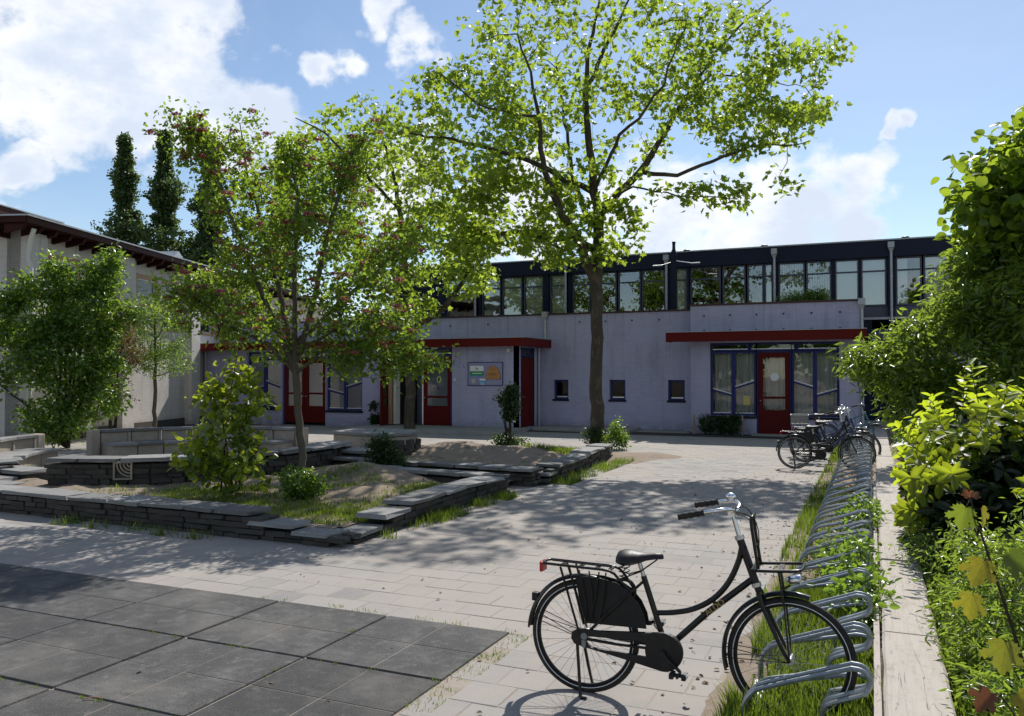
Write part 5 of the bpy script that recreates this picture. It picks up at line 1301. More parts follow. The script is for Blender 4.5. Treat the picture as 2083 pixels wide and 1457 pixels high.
M['grass'] = leafmat('grass_blade', ((.035,.075,.010),(.075,.135,.015),(.15,.18,.03)), (.30,.42,.04), .5, .4, .3)

def tree(name, label, cat, base_lines, blobs, n, per, spread, size, shape, leaf, bark, step=.22, wob=.14, tip=.004, pts=None, upb=.7, hang=.3, minr=0.0, group=None, extra=None, grad=None, droop=.35, parts=('trunk','crown')):
    b = base_lines[0][0][0]; rt = empty(name, (b[0], b[1], 0)); tag(rt, label, cat, group)
    q = blob_points(blobs, n) if pts is None else pts
    P, par, kids, rad, ends, dirs = grow(base_lines, q, step, wob, tip)
    wood_mesh(parts[0], P, par, kids, rad, M[bark], rt, minr)
    foliage(parts[1], shape, P[ends], dirs, per, spread, size, M[leaf], rt, upb=upb, hang=hang, grad=grad, droop=droop)
    if extra: extra(rt, P, ends, dirs)
    return rt
# --- big plane tree
d1 = [([(-6.35,19.97,-.05),(-6.35,19.96,.12),(-6.38,19.92,1.86),(-6.37,19.89,3.34),(-6.35,19.87,4.37),(-6.3,19.86,5.81),(-6.4,19.8,6.72),(-6.53,19.71,8.06),(-6.57,19.67,9.12),(-6.46,19.69,10.2),(-6.21,19.78,11.26),(-6.12,19.8,12.13)],[.25,.19,.158,.152,.148,.13,.105,.085,.065,.045,.03,.016]),
([(-6.37,19.87,4.15),(-6.53,19.68,4.51),(-6.62,19.3,5.11),(-6.89,18.84,5.73),(-7.11,18.4,6.49),(-7.14,18.05,7.17),(-7.1,17.83,7.85),(-7.22,17.64,8.82),(-7.45,17.31,9.66)],[.12,.115,.105,.095,.075,.06,.045,.03,.02]),
([(-6.4,19.84,4.89),(-6.83,19.75,5.29),(-7.5,19.57,5.26),(-8.12,19.51,5.5),(-8.71,19.36,5.47),(-9.25,19.23,5.54),(-10.01,19.11,5.83),(-10.66,19.04,6.06)],[.09,.085,.075,.07,.06,.045,.03,.02]),
([(-6.4,19.8,6.56),(-7.0,19.43,6.65),(-7.37,18.93,6.94),(-7.79,18.31,7.09),(-8.46,17.58,7.24),(-9.19,16.82,7.35),(-9.85,16.31,7.39)],[.08,.075,.065,.055,.045,.03,.02]),
([(-6.28,19.87,5.92),(-5.84,20.16,6.47),(-5.36,20.47,6.98),(-4.98,20.72,7.71),(-4.65,20.96,8.39),(-4.26,21.22,9.13),(-3.69,21.67,10.2),(-3.02,21.94,10.98),(-2.37,22.32,11.63)],[.10,.095,.085,.07,.06,.05,.035,.025,.015]),
([(-5.36,20.47,6.96),(-4.45,20.53,6.83),(-3.58,20.59,7.1),(-2.71,20.63,7.38),(-2.27,20.71,7.4),(-1.83,20.79,7.33),(-1.32,20.91,7.45)],[.06,.05,.042,.03,.024,.018,.01]),
([(-6.34,19.83,6.5),(-5.85,19.16,6.97),(-5.43,18.78,7.47),(-4.89,18.47,7.71),(-4.26,18.29,8.38),(-3.86,18.01,9.22)],[.05,.045,.04,.032,.025,.015]),
([(-6.51,19.7,9.04),(-6.24,20.23,10.2),(-5.97,20.65,11.03),(-5.73,21.06,11.98)],[.06,.05,.035,.02]),
([(-4.26,21.22,9.13),(-3.81,21.73,9.64),(-3.25,22.31,9.74),(-2.66,22.89,9.68),(-1.84,23.47,9.69)],[.035,.03,.024,.018,.01]),
([(-7.1,17.83,7.83),(-7.75,17.22,7.9),(-8.15,16.71,7.95),(-8.78,16.21,8.57)],[.035,.03,.022,.014]),
([(-6.35,19.85,5.45),(-6.8,20.29,6.06),(-7.28,20.71,7.1),(-7.62,21.08,8.69),(-8.02,21.4,10.62)],[.08,.07,.055,.04,.02]),
([(-6.3,19.86,5.81),(-5.81,19.63,6.23),(-5.26,19.43,6.38),(-3.98,19.56,6.05),(-2.88,19.82,5.95)],[.035,.03,.025,.016,.01]),
([(-1.83,20.79,7.33),(-1.86,20.79,6.95),(-2.03,20.73,6.59),(-1.86,20.8,6.3)],[.012,.01,.008,.006])]
bl1 = [(-6.6,19.5,9.9,3.6,2.9,2.3,26),(-6.4,19.7,7.9,2.6,2.6,1.5,10),(-9.0,17.9,7.6,1.9,2.0,1.9,21),(-8.4,19.1,6.0,2.3,1.6,.9,13),(-3.6,21.2,9.7,2.0,1.9,1.7,11),(-2.0,22.0,9.2,1.3,1.4,1.5,7),(-2.6,20.9,7.9,1.5,1.1,.7,6),(-3.7,19.7,6.15,1.2,.7,.35,3.2),(-5.75,19.6,5.4,.7,.6,.8,2.4),(-7.3,19.0,5.0,1.3,.9,.5,4.5),(-9.6,19.0,5.3,1.1,.9,.6,6),(-1.9,20.8,6.4,.25,.2,.3,.5),(-1.0,22.2,10.1,.5,.4,.4,1)]
tree('plane_tree', 'tall plane tree with forked trunk standing before the three small windows', 'tree', d1, bl1, 1080, 11, .165, .125, 'plane', 'leaf_plane', 'planebark', .25, .16, .0045)
# --- second plane tree by the open entrance
d2 = [([(-13.39,22.57,-.05),(-13.39,22.57,.1),(-13.35,22.55,1.56),(-13.31,22.53,3.23)],[.22,.175,.155,.15]),
([(-13.31,22.53,3.18),(-13.39,22.49,3.72),(-13.44,22.44,4.96),(-13.58,22.33,6.97),(-13.85,22.18,8.52),(-14.19,22.0,9.76)],[.13,.12,.10,.075,.05,.02]),
([(-13.28,22.55,3.29),(-12.73,22.56,3.55),(-12.13,22.59,3.92),(-11.32,22.49,4.86),(-10.75,22.51,5.44),(-10.25,22.5,6.0)],[.10,.095,.085,.06,.04,.02]),
([(-13.41,22.46,4.34),(-14.25,22.41,5.23),(-15.28,22.26,6.14),(-16.53,22.13,7.17)],[.07,.06,.045,.02]),
([(-13.49,22.4,5.89),(-13.04,23.11,7.23),(-12.83,23.71,8.78)],[.05,.04,.02]),
([(-13.58,22.33,6.97),(-14.4,21.51,8.11),(-15.27,20.67,9.21),(-15.96,20.14,9.6)],[.06,.045,.03,.015])]
bl2 = [(-14.8,21.8,9.6,1.7,1.4,.9,5),(-14.0,22.2,7.6,2.3,2.0,2.2,12),(-15.9,21.6,7.6,1.9,1.7,1.9,9),(-16.8,21.6,8.6,1.2,1.2,1.2,4),(-12.2,22.4,6.0,1.9,1.4,1.3,7),(-13.6,22.1,5.2,1.6,1.1,.9,6),(-11.2,22.3,4.7,.9,.8,.6,3),(-15.0,22.3,5.6,1.2,1.0,.8,4),(-13.2,22.2,4.0,1.0,.8,.45,2.5)]
tree('plane_tree', 'slimmer plane tree with leaning right limb beside the open entrance', 'tree', d2, bl2, 640, 11, .18, .13, 'plane', 'leaf_plane', 'planebark', .26, .16, .0045)
# --- red hawthorn
d3 = [([(-7.25,9.37,.0),(-7.25,9.37,.12),(-7.27,9.35,.68),(-7.31,9.32,1.3),(-7.33,9.3,1.84),(-7.35,9.28,2.32),(-7.34,9.27,2.79)],[.08,.060,.052,.050,.050,.042,.03]),
([(-7.33,9.3,1.84),(-7.55,9.13,2.52),(-7.85,8.87,3.45),(-8.05,8.66,4.24),(-8.15,8.49,4.81),(-8.55,8.19,5.34)],[.045,.04,.03,.022,.015,.007]),
([(-7.34,9.29,1.98),(-7.62,9.31,2.95),(-8.0,9.34,4.09),(-8.35,9.38,4.91),(-8.45,9.43,5.48)],[.04,.035,.025,.016,.007]),
([(-7.33,9.29,1.94),(-7.11,9.42,2.94),(-6.98,9.57,3.91),(-6.84,9.72,4.63),(-6.67,9.89,5.25)],[.045,.038,.03,.02,.008]),
([(-7.33,9.3,1.84),(-6.87,9.22,2.11),(-6.33,9.23,2.13),(-5.8,9.25,2.03),(-5.26,9.27,1.95)],[.03,.024,.018,.012,.006]),
([(-7.34,9.29,1.87),(-7.54,8.92,2.24),(-7.81,8.47,2.49),(-8.02,8.15,2.79),(-8.21,7.85,2.9)],[.032,.026,.02,.014,.006]),
([(-7.34,9.28,2.25),(-6.91,9.84,2.89),(-6.61,10.39,3.44),(-6.36,10.82,3.93)],[.032,.026,.018,.008]),
([(-7.34,9.27,2.79),(-7.23,9.14,3.45),(-7.07,8.98,4.22),(-7.09,8.84,4.85)],[.035,.028,.02,.008]),
([(-7.35,9.28,2.25),(-8.21,9.49,2.7),(-8.95,9.6,3.02),(-9.51,9.67,3.35)],[.03,.024,.016,.008]),
([(-7.35,9.28,2.11),(-6.63,9.21,2.43),(-5.86,8.99,2.6),(-5.31,8.91,2.27)],[.03,.022,.014,.007])]
bl3 = [(-7.3,9.25,3.3,1.15,1.15,1.05,14),(-7.75,8.95,3.9,.9,.9,.95,8),(-8.2,9.0,4.6,.45,.5,.7,3.4),(-8.45,8.5,5.0,.3,.35,.35,1.3),(-6.9,9.6,4.2,.7,.7,.8,5),(-6.7,9.8,4.9,.25,.25,.4,1.3),(-6.2,9.4,2.75,.8,.8,.6,5),(-5.9,9.15,2.1,.75,.5,.2,2.6),(-8.0,8.4,2.75,.6,.6,.45,3.2),(-8.6,9.3,3.0,.7,.6,.5,3.5),(-7.4,9.1,2.4,1.2,1.0,.35,4),(-7.1,8.9,4.6,.4,.4,.4,1.6)]
def blossoms(rt, P, ends, dirs):
    sel = rng.choice(len(ends), int(len(ends)*.42), replace=False); E = P[ends[sel]]; keep = (E[:,2] > 2.0); E = E[keep]
    k = 44; id_ = np.repeat(np.arange(len(E)), k); m = len(id_)
    off = norm(rng.normal(size=(m, 3)))*rng.random((m, 1))**.4*.075; off[:,2] = np.abs(off[:,2])*.6+.03
    leaf_mesh('blossom', 'round', E[id_]+off, off+rng.normal(size=(m, 3))*.03+np.array([0,0,.03]), rng.normal(size=(m, 3)), .03*(.7+.6*rng.random(m)), M['flower_haw'], rt, rng.random(m), .3, .3)
hp = [blob_points(bl3, 330)]
for pl, rr in d3[1:]:
    pl = np.array(pl)
    for _ in range(42):
        t = .3+.7*rng.random()**.8; u = t*(len(pl)-1); i = min(int(u), len(pl)-2); c = pl[i]*(1-u+i)+pl[i+1]*(u-i); hp.append((c+rng.normal(size=3)*np.array([.26,.26,.2])*(1.25-.75*t))[None,:])
hp = np.concatenate(hp)
tree('hawthorn_tree', 'red blossoming hawthorn tree growing in the nearer planting bed', 'tree', d3, None, 0, 28, .095, .058, 'lobed', 'leaf_haw', 'bark', .14, .2, .0028, pts=hp, extra=blossoms, upb=.5)
# --- multi-stemmed bushy tree against the white building
def stems(base, tips, r0, r1=.008, curve=.3):
    out = []
    for t in tips:
        b = Vector(base)+Vector((random.uniform(-.15,.15), random.uniform(-.15,.15), 0)); t = Vector(t); m = b.lerp(t, .45)+Vector((0,0,(t.z-b.z)*curve*.4))
        out.append((smooth_path([b, m, t], 3), np.linspace(r0, r1, 7)))
    return out
bs = (-18.41,14.38,0)
bl4 = [(-18.4,14.4,2.3,1.15,1.05,1.3,10),(-18.9,14.0,3.2,.9,.8,1.0,6),(-17.9,14.7,3.3,.75,.8,.95,5),(-18.5,14.3,4.1,.35,.35,.6,1.5),(-17.75,14.9,4.25,.35,.35,.55,1.6),(-19.6,13.8,2.4,.6,.6,.9,3),(-17.6,14.9,1.5,.6,.6,.9,3),(-18.5,14.2,.8,.9,.7,.6,4),(-19.5,13.5,3.6,.3,.3,.3,.8),(-18.75,14.2,4.45,.12,.12,.45,.7),(-17.55,15.0,4.75,.1,.1,.4,.6),(-19.25,13.9,4.05,.12,.12,.4,.6),(-18.15,14.6,4.35,.1,.1,.4,.5),(-17.1,15.2,3.4,.25,.2,.2,.6),(-20.1,13.5,2.9,.25,.2,.25,.6)]
tree('bushy_tree', 'dense bushy green tree against the white brick wall', 'tree', [(p, r) for p, r in stems(bs, [(-18.5,14.3,4.4),(-17.8,14.9,4.5),(-19.4,13.8,3.4),(-18.9,14.0,3.9),(-17.5,14.9,2.6),(-18.2,14.1,3.2),(-19.9,13.4,1.8),(-18.4,14.9,3.6)], .045)], bl4, 950, 20, .13, .105, 'oval', 'leaf_shrub', 'twig', .2, .2, .004)
# --- slim sapling with reddish new leaves
sp_ = [([(-20.72,19.37,-.02),(-20.72,19.36,.9),(-20.70,19.33,2.0),(-20.69,19.3,3.2),(-20.69,19.29,4.3)],[.07,.06,.05,.035,.012])]+[([(-20.7,19.33,z),(-20.7+dx*.5,19.33+dy*.5,z+.25),(-20.7+dx,19.33+dy,z+dz)],[.022,.015,.006]) for z, dx, dy, dz in ((1.7,.9,.5,.35),(1.9,-.8,-.3,.7),(2.4,1.1,.3,.6),(2.3,-.9,.4,.9),(2.9,.8,-.3,.8),(3.0,-.7,-.4,.9),(3.4,.4,.3,.7))]
tree('sapling_tree', 'slim straight sapling with sparse reddish green crown by the white wall', 'tree', sp_, [(-20.7,19.3,3.2,1.15,.9,1.15,10),(-20.5,19.4,2.3,1.2,.9,.5,4),(-21.2,19.1,3.9,.6,.5,.5,2)], 420, 15, .13, .06, 'oval', 'leaf_shrub', 'bark', .2, .2, .004)
tree('reddish_shrub', 'brownish red leaved tall shrub between the bushy tree and the sapling', 'shrub', [(p, r) for p, r in stems((-20.4,17.4,0), [(-20.6,17.2,3.9),(-20.2,17.7,3.5),(-20.5,17.8,4.0),(-20.1,17.3,2.9)], .045)], [(-20.4,17.5,3.3,.55,.55,.8,6),(-20.2,17.7,2.5,.55,.5,.6,4),(-20.3,17.5,1.2,.35,.35,.5,1.2)], 260, 16, .13, .06, 'oval', 'leaf_red', 'twig', .2, .2, .004, parts=('stem','foliage'))
# --- poplars far behind
for i, (x, y, h, w, lab) in enumerate(((-66.2,57.9,25.0,4.2,'leftmost of the tall dark poplars beyond the white building'),(-62.6,59.4,25.3,4.4,'second tall dark poplar from the left beyond the white building'),(-58.6,61.2,24.9,4.2,'third tall dark poplar, half behind the hawthorn top'),(-55.4,68.0,26.0,3.8,'rightmost dark poplar, its tip just left of the plane trees'))):
    pts = []
    nn = 1700
    t = rng.random(nn); z = 3+t*(h-3); prof = ((1-t)**.85+.012)*np.minimum(1, .75+t*.8)*w*(.75+.3*np.sin(z*1.3+i)+.22*np.sin(z*3.7+2*i))*(1+.25*np.sin(3*(z*.4+i)))
    a = rng.random(nn)*2*math.pi; r = prof*np.sqrt(rng.random(nn))*np.where(rng.random(nn) < .12, 1.35, 1.0)
    pts = np.stack([x+r*np.cos(a), y+r*np.sin(a), z], 1)
    tree('poplar_tree', lab, 'tree', [([(x,y,0),(x,y,8),(x+.1,y,16),(x,y,h-.5)],[.45,.35,.2,.03])], None, nn, 15, .19, .22, 'round', 'leaf_poplar', 'twig', .8, .1, .02, pts=pts, group='poplars beyond the white building', minr=.035)
# --- right border: willow-leaved shrub, lime tree, laurel
bl5 = [(1.55,16.9,2.1,1.45,1.6,1.3,12),(2.4,16.6,3.3,1.3,1.5,1.2,8),(.55,16.2,2.0,.85,1.0,.75,5),(1.8,17.4,3.2,.9,1.2,.9,5),(.0,15.7,2.05,.5,.6,.35,1.8),(1.2,16.0,.9,1.0,1.2,.8,5),(3.0,15.5,2.2,1.2,1.4,1.4,7),(1.75,17.0,4.0,.45,.6,.5,1.6),(2.4,16.8,4.1,.75,.9,.6,3)]
tree('willow_leaved_shrub', 'large shrub with narrow bright leaves overhanging the far end of the rack', 'shrub', [(p, r) for p, r in stems((1.7,16.8,0), [(1.9,16.9,4.3),(2.6,16.5,4.0),(.4,16.2,2.4),(1.7,17.4,3.9),(3.2,15.5,2.8),(-.2,15.6,2.2),(1.2,15.6,1.8),(2.2,17.6,4.2)], .05)], bl5, 1000, 20, .14, .155, 'lance', 'leaf_willow', 'twig', .2, .2, .004, hang=.5, parts=('stem','foliage'))
bl6 = [(2.9,16.6,4.9,1.5,1.6,1.5,10),(3.7,16.2,5.9,1.2,1.4,1.1,7),(2.2,16.6,4.6,.9,.9,.7,4),(3.9,15.5,4.6,1.6,1.6,1.5,8)]
tree('broad_leaved_tree', 'broad leaved tree with lime green crown at the right edge', 'tree', [([(3.4,16.6,0),(3.4,16.6,3),(3.5,16.5,5.5),(3.6,16.3,6.6)],[.16,.13,.09,.03])]+stems((3.4,16.6,2.6), [(2.2,16.5,5.2),(3.0,16.8,6.6),(4.4,16,6)], .06), bl6, 620, 14, .2, .17, 'round', 'leaf_lin', 'bark', .25, .15, .005)
tree('broad_leaved_tree', 'nearer hanging branches of large yellow green leaves at the right edge', 'tree', [([(3.3,9.6,0),(3.2,9.6,2),(3.0,9.6,3.4),(2.9,9.6,4.6)],[.09,.08,.05,.015])]+stems((3.1,9.6,2.6), [(2.1,9.6,3.6),(2.4,9.5,3.9),(2.2,9.9,2.9)], .03), [(2.6,9.6,3.2,.75,.7,.75,5),(2.15,9.6,3.1,.4,.5,.55,3),(2.6,9.6,3.9,.45,.5,.4,2)], 120, 9, .15, .13, 'round', 'leaf_lin', 'bark', .2, .15, .005, hang=.8)
# --- cherry laurel: its long leaves are laid one by one where they show largest
def leaf_things(root, shape, pos, nrm, dr, size, mat, name='leaf', nmesh=6, fold=.3, droop=.35):
    ms = []
    for i in range(nmesh):
        V, m, rg, lf = leaf_arrays(shape, np.zeros((1,3)), np.array([[0,0,1.]]), np.array([[0,1.,0]]), np.ones(1), fold*random.uniform(.6,1.3), droop*random.uniform(-.2,1.9))
        me = bpy.data.meshes.new(name); me.from_pydata([tuple(v) for v in V], [], [tuple(rg), tuple(lf)]); me.materials.append(mat); me.polygons.foreach_set('use_smooth', [True, True])
        at = me.attributes.new('rnd', 'FLOAT', 'POINT'); at.data.foreach_set('value', [(i+.5)/nmesh]*len(V)); ms.append(me)
    for p, n, d, s, k in zip(pos, norm(nrm), dr, size, [None]*len(pos)):
        n = Vector(n); d = Vector(d); d = (d-n*d.dot(n)).normalized(); sd = d.cross(n)
        o = bpy.data.objects.new(name, random.choice(ms)); COL.objects.link(o); o.parent = root
        q = Vector(p)-org(root)
        o.matrix_local = Matrix(((sd.x*s, d.x*s, n.x*s, q.x), (sd.y*s, d.y*s, n.y*s, q.y), (sd.z*s, d.z*s, n.z*s, q.z), (0,0,0,1)))
def laurel(name, label, base, shoots, nsep, leafs=.10, per=13, inner=None):
    rt = empty(name, base); tag(rt, label, 'shrub'); lines = []; pos, nrm, dr, sz, rn = [], [], [], [], []
    for t in shoots:
        b = Vector(base)+Vector((random.uniform(-.3,.3), random.uniform(-.3,.3), 0)); t = Vector(t)
        path = smooth_path([b, b.lerp(t, .5)+Vector((0,0,.15)), t], 6); lines.append((path, np.linspace(.012, .003, len(path))))
        top = [p for p in path][-6:]; ax = (path[-1]-path[-4]).normalized()
        for k in range(per):
            f = k/per; p = path[-1]-ax*f*.30; a = k*2.4+random.random()*.5; sd = ax.orthogonal().normalized(); s2 = ax.cross(sd); rad_ = sd*math.cos(a)+s2*math.sin(a)
            d = (rad_*(.45+.55*f)+ax*(.95-.55*f)).normalized(); pos.append(p); dr.append(d); nrm.append(ax*.8-rad_*.5+Vector((random.uniform(-.2,.2), random.uniform(-.2,.2), .15))); sz.append(leafs*random.uniform(.7,1.15)*(1.0 if f > .12 else .7)); rn.append(min(1, max(0, 1.15-f*.7+random.uniform(-.2,.2))))
    P, par, kids, rad_, e_, d_ = grow([(p, r) for p, r in lines], np.array([l[0][-1] for l in lines]), .12, .05, .002)
    wood_mesh('stem', P, par, kids, rad_, M['twig'], rt)
    pos, nrm, dr, sz, rn = map(np.array, (pos, nrm, dr, sz, rn))
    dist = np.linalg.norm(pos-np.array([0,0,1.82]), axis=1); order = np.argsort(dist-rn*1.5)
    a, b = order[:nsep], order[nsep:]
    leaf_things(rt, 'laurel', pos[a], nrm[a], dr[a], sz[a], M['leaf_laurel'])
    if len(b): leaf_mesh('foliage', 'laurel', pos[b], nrm[b], dr[b], sz[b], M['leaf_laurel'], rt, rn[b], .3, .35)['kind'] = 'stuff'
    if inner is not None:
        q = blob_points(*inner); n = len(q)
        leaf_mesh('inner_foliage', 'laurel', q, rng.normal(size=(n,3))+np.array([0,-.3,.5]), rng.normal(size=(n,3)), leafs*(.7+.5*rng.random(n)), M['leaf_laurel_old_shaded'], rt, rng.random(n), .3, .35)['kind'] = 'stuff'
    return rt
sh = []
for i in range(62):
    x = random.uniform(.42, 1.75); y = random.uniform(7.6, 10.2); z = 1.15+.35*min(1, (x-.3)/.7)+random.uniform(-.18,.2); sh.append((x, y, z))
for i in range(34): sh.append((random.uniform(.22,.5), random.uniform(7.3,10.0), random.uniform(.55,1.3)))
for i in range(26): sh.append((random.uniform(.5,1.7), random.uniform(7.2,8.3), random.uniform(.95,1.6)))
sh += [(.82,8.6,1.92),(.78,8.75,1.80),(1.12,8.7,1.75),(1.3,8.6,1.78),(.5,8.9,1.55),(.45,8.4,1.35),(.33,8.1,1.12),(.30,8.6,1.2),(.26,8.3,.98),(1.0,8.4,1.7),(.36,9.3,1.42),(.55,9.6,1.62),(1.45,8.9,1.72),(.7,8.2,1.4),(.42,7.8,1.1)]
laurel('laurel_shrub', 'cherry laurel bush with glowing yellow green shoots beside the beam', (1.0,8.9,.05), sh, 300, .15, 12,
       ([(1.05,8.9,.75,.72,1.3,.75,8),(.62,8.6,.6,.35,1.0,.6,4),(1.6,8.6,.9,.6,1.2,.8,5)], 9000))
# --- low shrubs under the maple
def small_shrub(name, label, base, blobs, n, per, spread, size, shape, leaf, tips, r0=.008, cat='shrub', group=None, grad=None):
    return tree(name, label, cat, [(p, r) for p, r in stems(base, tips, r0, .003)], blobs, n, per, spread, size, shape, leaf, 'twig', .08, .15, .0015, parts=('stem','foliage'), group=group, grad=grad)
small_shrub('narrow_leaved_shrub', 'fresh green narrow leaved low shrub at the lower right beside the beam', (.85,5.6,.08), [(.8,5.5,.55,.42,.75,.42,10),(.5,5.6,.25,.12,1.0,.2,5),(.62,6.3,.5,.25,.5,.35,4),(1.15,5.4,.75,.45,.7,.45,7),(.62,5.0,.35,.2,.5,.25,3),(1.2,6.4,.8,.4,.5,.45,4)], 420, 24, .055, .05, 'lance', 'leaf_willow', [(.75,5.6,.9),(.6,5.2,.6),(1.1,5.4,1.1),(.6,6.2,.8),(1.2,6.3,1.1),(.8,5.0,.6)])
small_shrub('narrow_leaved_shrub', 'greenery at the bottom right corner below the maple leaves', (.75,4.3,.08), [(.75,4.3,.35,.3,.55,.3,8),(.5,4.3,.22,.1,.6,.18,3),(1.0,4.0,.5,.3,.5,.35,5)], 220, 24, .05, .045, 'lance', 'leaf_willow', [(.7,4.4,.6),(.6,4.0,.5),(1.0,4.1,.8)])
# --- maple sapling close to the camera, each leaf its own piece
mp_ = empty('maple_sapling', (.52,3.2,.08)); tag(mp_, 'young maple sapling with yellow green and red new leaves close to the camera', 'sapling')
ml = [([(.52,3.2,.08),(.50,3.19,.64),(.44,3.22,.90),(.40,3.24,1.05),(.35,3.22,1.22),(.31,3.2,1.36),(.30,3.2,1.40)],[.011,.009,.0075,.006,.005,.004,.003]),
      ([(.50,3.19,.64),(.56,3.12,.95),(.575,3.1,1.20),(.58,3.08,1.32)],[.006,.005,.004,.003]),([(.51,3.19,.5),(.42,3.05,.72),(.36,3.0,.82)],[.005,.004,.003]),([(.52,3.2,.35),(.6,3.05,.6),(.62,3.0,.75)],[.005,.004,.003])]
spec = [  # petiole start, leaf base, direction, normal, size, red?
 ((.305,3.2,1.385),(.285,3.18,1.372),(-.30,-.1,-.9),(-.3,-.9,.25),.135,0),((.31,3.2,1.38),(.335,3.2,1.37),(.35,.0,-.9),(.9,-.35,.2),.12,0),((.30,3.2,1.40),(.295,3.195,1.405),(-.3,-.1,.8),(.2,-.9,.1),.05,1),((.30,3.2,1.40),(.31,3.2,1.405),(.5,-.1,.6),(.1,-.9,.2),.045,1),
 ((.35,3.22,1.22),(.335,3.16,1.20),(-.35,-.25,-.75),(-.2,-.75,.55),.155,0),((.35,3.22,1.22),(.41,3.19,1.22),(.6,-.2,-.45),(.1,-.7,.7),.17,0),((.40,3.24,1.05),(.30,3.15,1.09),(-.2,-.2,-.95),(-.55,-.8,.15),.15,0),((.40,3.24,1.05),(.47,3.2,1.08),(.7,-.3,-.4),(.0,-.7,.7),.17,0),
 ((.44,3.22,.90),(.39,3.12,.95),(-.2,-.3,-.9),(-.35,-.8,.4),.17,0),((.44,3.22,.90),(.50,3.15,.95),(.4,-.35,-.8),(.2,-.8,.4),.18,0),
 ((.575,3.1,1.20),(.54,3.05,1.22),(-.4,-.3,-.8),(-.3,-.8,.4),.13,1),((.58,3.08,1.32),(.565,3.06,1.325),(-.35,-.2,-.85),(-.2,-.9,.3),.10,1),((.58,3.08,1.32),(.60,3.07,1.325),(.5,-.2,-.7),(.2,-.8,.4),.11,1),((.56,3.12,.95),(.52,3.06,1.0),(-.5,-.3,-.7),(-.1,-.7,.65),.165,0),((.56,3.12,.95),(.62,3.06,1.0),(.6,-.3,-.5),(.1,-.75,.6),.17,0),
 ((.36,3.0,.82),(.33,2.97,.83),(-.55,-.25,-.6),(-.2,-.7,.65),.12,1),((.36,3.0,.82),(.40,2.96,.84),(.6,-.3,-.45),(.0,-.7,.7),.15,0),((.42,3.05,.72),(.38,3.0,.74),(-.35,-.25,-.85),(-.3,-.7,.5),.17,0),((.62,3.0,.75),(.56,2.95,.78),(-.5,-.3,-.65),(-.1,-.75,.6),.18,0),((.62,3.0,.75),(.66,2.95,.77),(.5,-.3,-.6),(.1,-.75,.6),.17,0),((.6,3.05,.6),(.52,2.98,.63),(-.45,-.2,-.8),(-.2,-.75,.6),.18,0),((.50,3.19,.64),(.44,3.1,.68),(-.4,-.2,-.8),(-.2,-.75,.55),.16,0),
 ((.575,3.1,1.20),(.63,3.06,1.18),(.3,-.3,-.9),(.1,-.8,.5),.15,0),((.56,3.12,.95),(.60,3.0,.90),(-.2,-.3,-.9),(.1,-.8,.5),.17,0),((.62,3.0,.75),(.60,2.9,.66),(.1,-.3,-.9),(.0,-.8,.5),.17,0),((.50,3.19,.64),(.56,3.1,.55),(.3,-.3,-.85),(.1,-.8,.5),.18,0),((.51,3.19,.5),(.45,3.05,.52),(-.3,-.3,-.85),(-.2,-.8,.5),.17,0),((.6,3.05,.6),(.65,2.95,.55),(.3,-.3,-.85),(.1,-.8,.5),.17,0)]
P, par, kids, rad_, e_, d_ = grow(ml+[([s[0], s[1]], [.0017,.0013]) for s in spec], np.array([[.30,3.2,1.403]]), .06, .03, .0013)
wood_mesh('stem', P, par, kids, rad_, M['twig'], mp_)
for red in (0, 1):
    s_ = [s for s in spec if s[5] == red]
    leaf_things(mp_, 'maple', np.array([s[1] for s in s_]), np.array([s[3] for s in s_], float), np.array([s[2] for s in s_], float), [s[4]*.60 for s in s_], M['leaf_maple_red' if red else 'leaf_maple'], 'leaf', 7, .22, .45)
# --- shrub with large glossy rounded leaves in the nearer bed
ysb = (-8.3,9.05,.12)
small_shrub('round_leaved_shrub', 'glossy rounded-leaf shrub left of the hawthorn trunk', ysb, [(-8.3,9.05,.75,.5,.5,.5,8),(-8.25,9.05,1.35,.42,.4,.45,6),(-8.15,9.1,1.85,.25,.25,.35,2.2),(-7.95,9.1,1.3,.3,.3,.5,2.5),(-8.7,8.9,.7,.3,.3,.3,2),(-8.5,9.0,1.6,.22,.22,.3,1.5),(-8.0,9.05,.55,.45,.4,.4,3)], 125, 8, .085, .095, 'round', 'leaf_round', [(-8.2,9.1,2.1),(-7.9,9.1,1.7),(-8.55,9.0,1.8),(-8.7,8.9,.95),(-8.1,9.0,1.3),(-7.8,9.1,.8)], .014)
small_shrub('ground_shrub', 'leafy clump at the foot of the hawthorn trunk', (-7.15,9.2,.12), [(-7.1,9.2,.35,.32,.28,.22,5)], 70, 22, .06, .055, 'oval', 'leaf_shrub', [(-7.0,9.15,.5),(-7.3,9.2,.45),(-7.1,9.3,.55)])
small_shrub('upright_bush', 'dark upright bush in front of the block seat', (-7.85,12.42,.0), [(-7.88,12.42,.42,.26,.16,.36,6),(-7.7,12.4,.25,.22,.14,.2,3)], 150, 20, .07, .075, 'lance', 'leaf_dark', [(-7.9,12.42,.82),(-7.75,12.4,.55),(-8.05,12.42,.6),(-7.6,12.4,.35)])
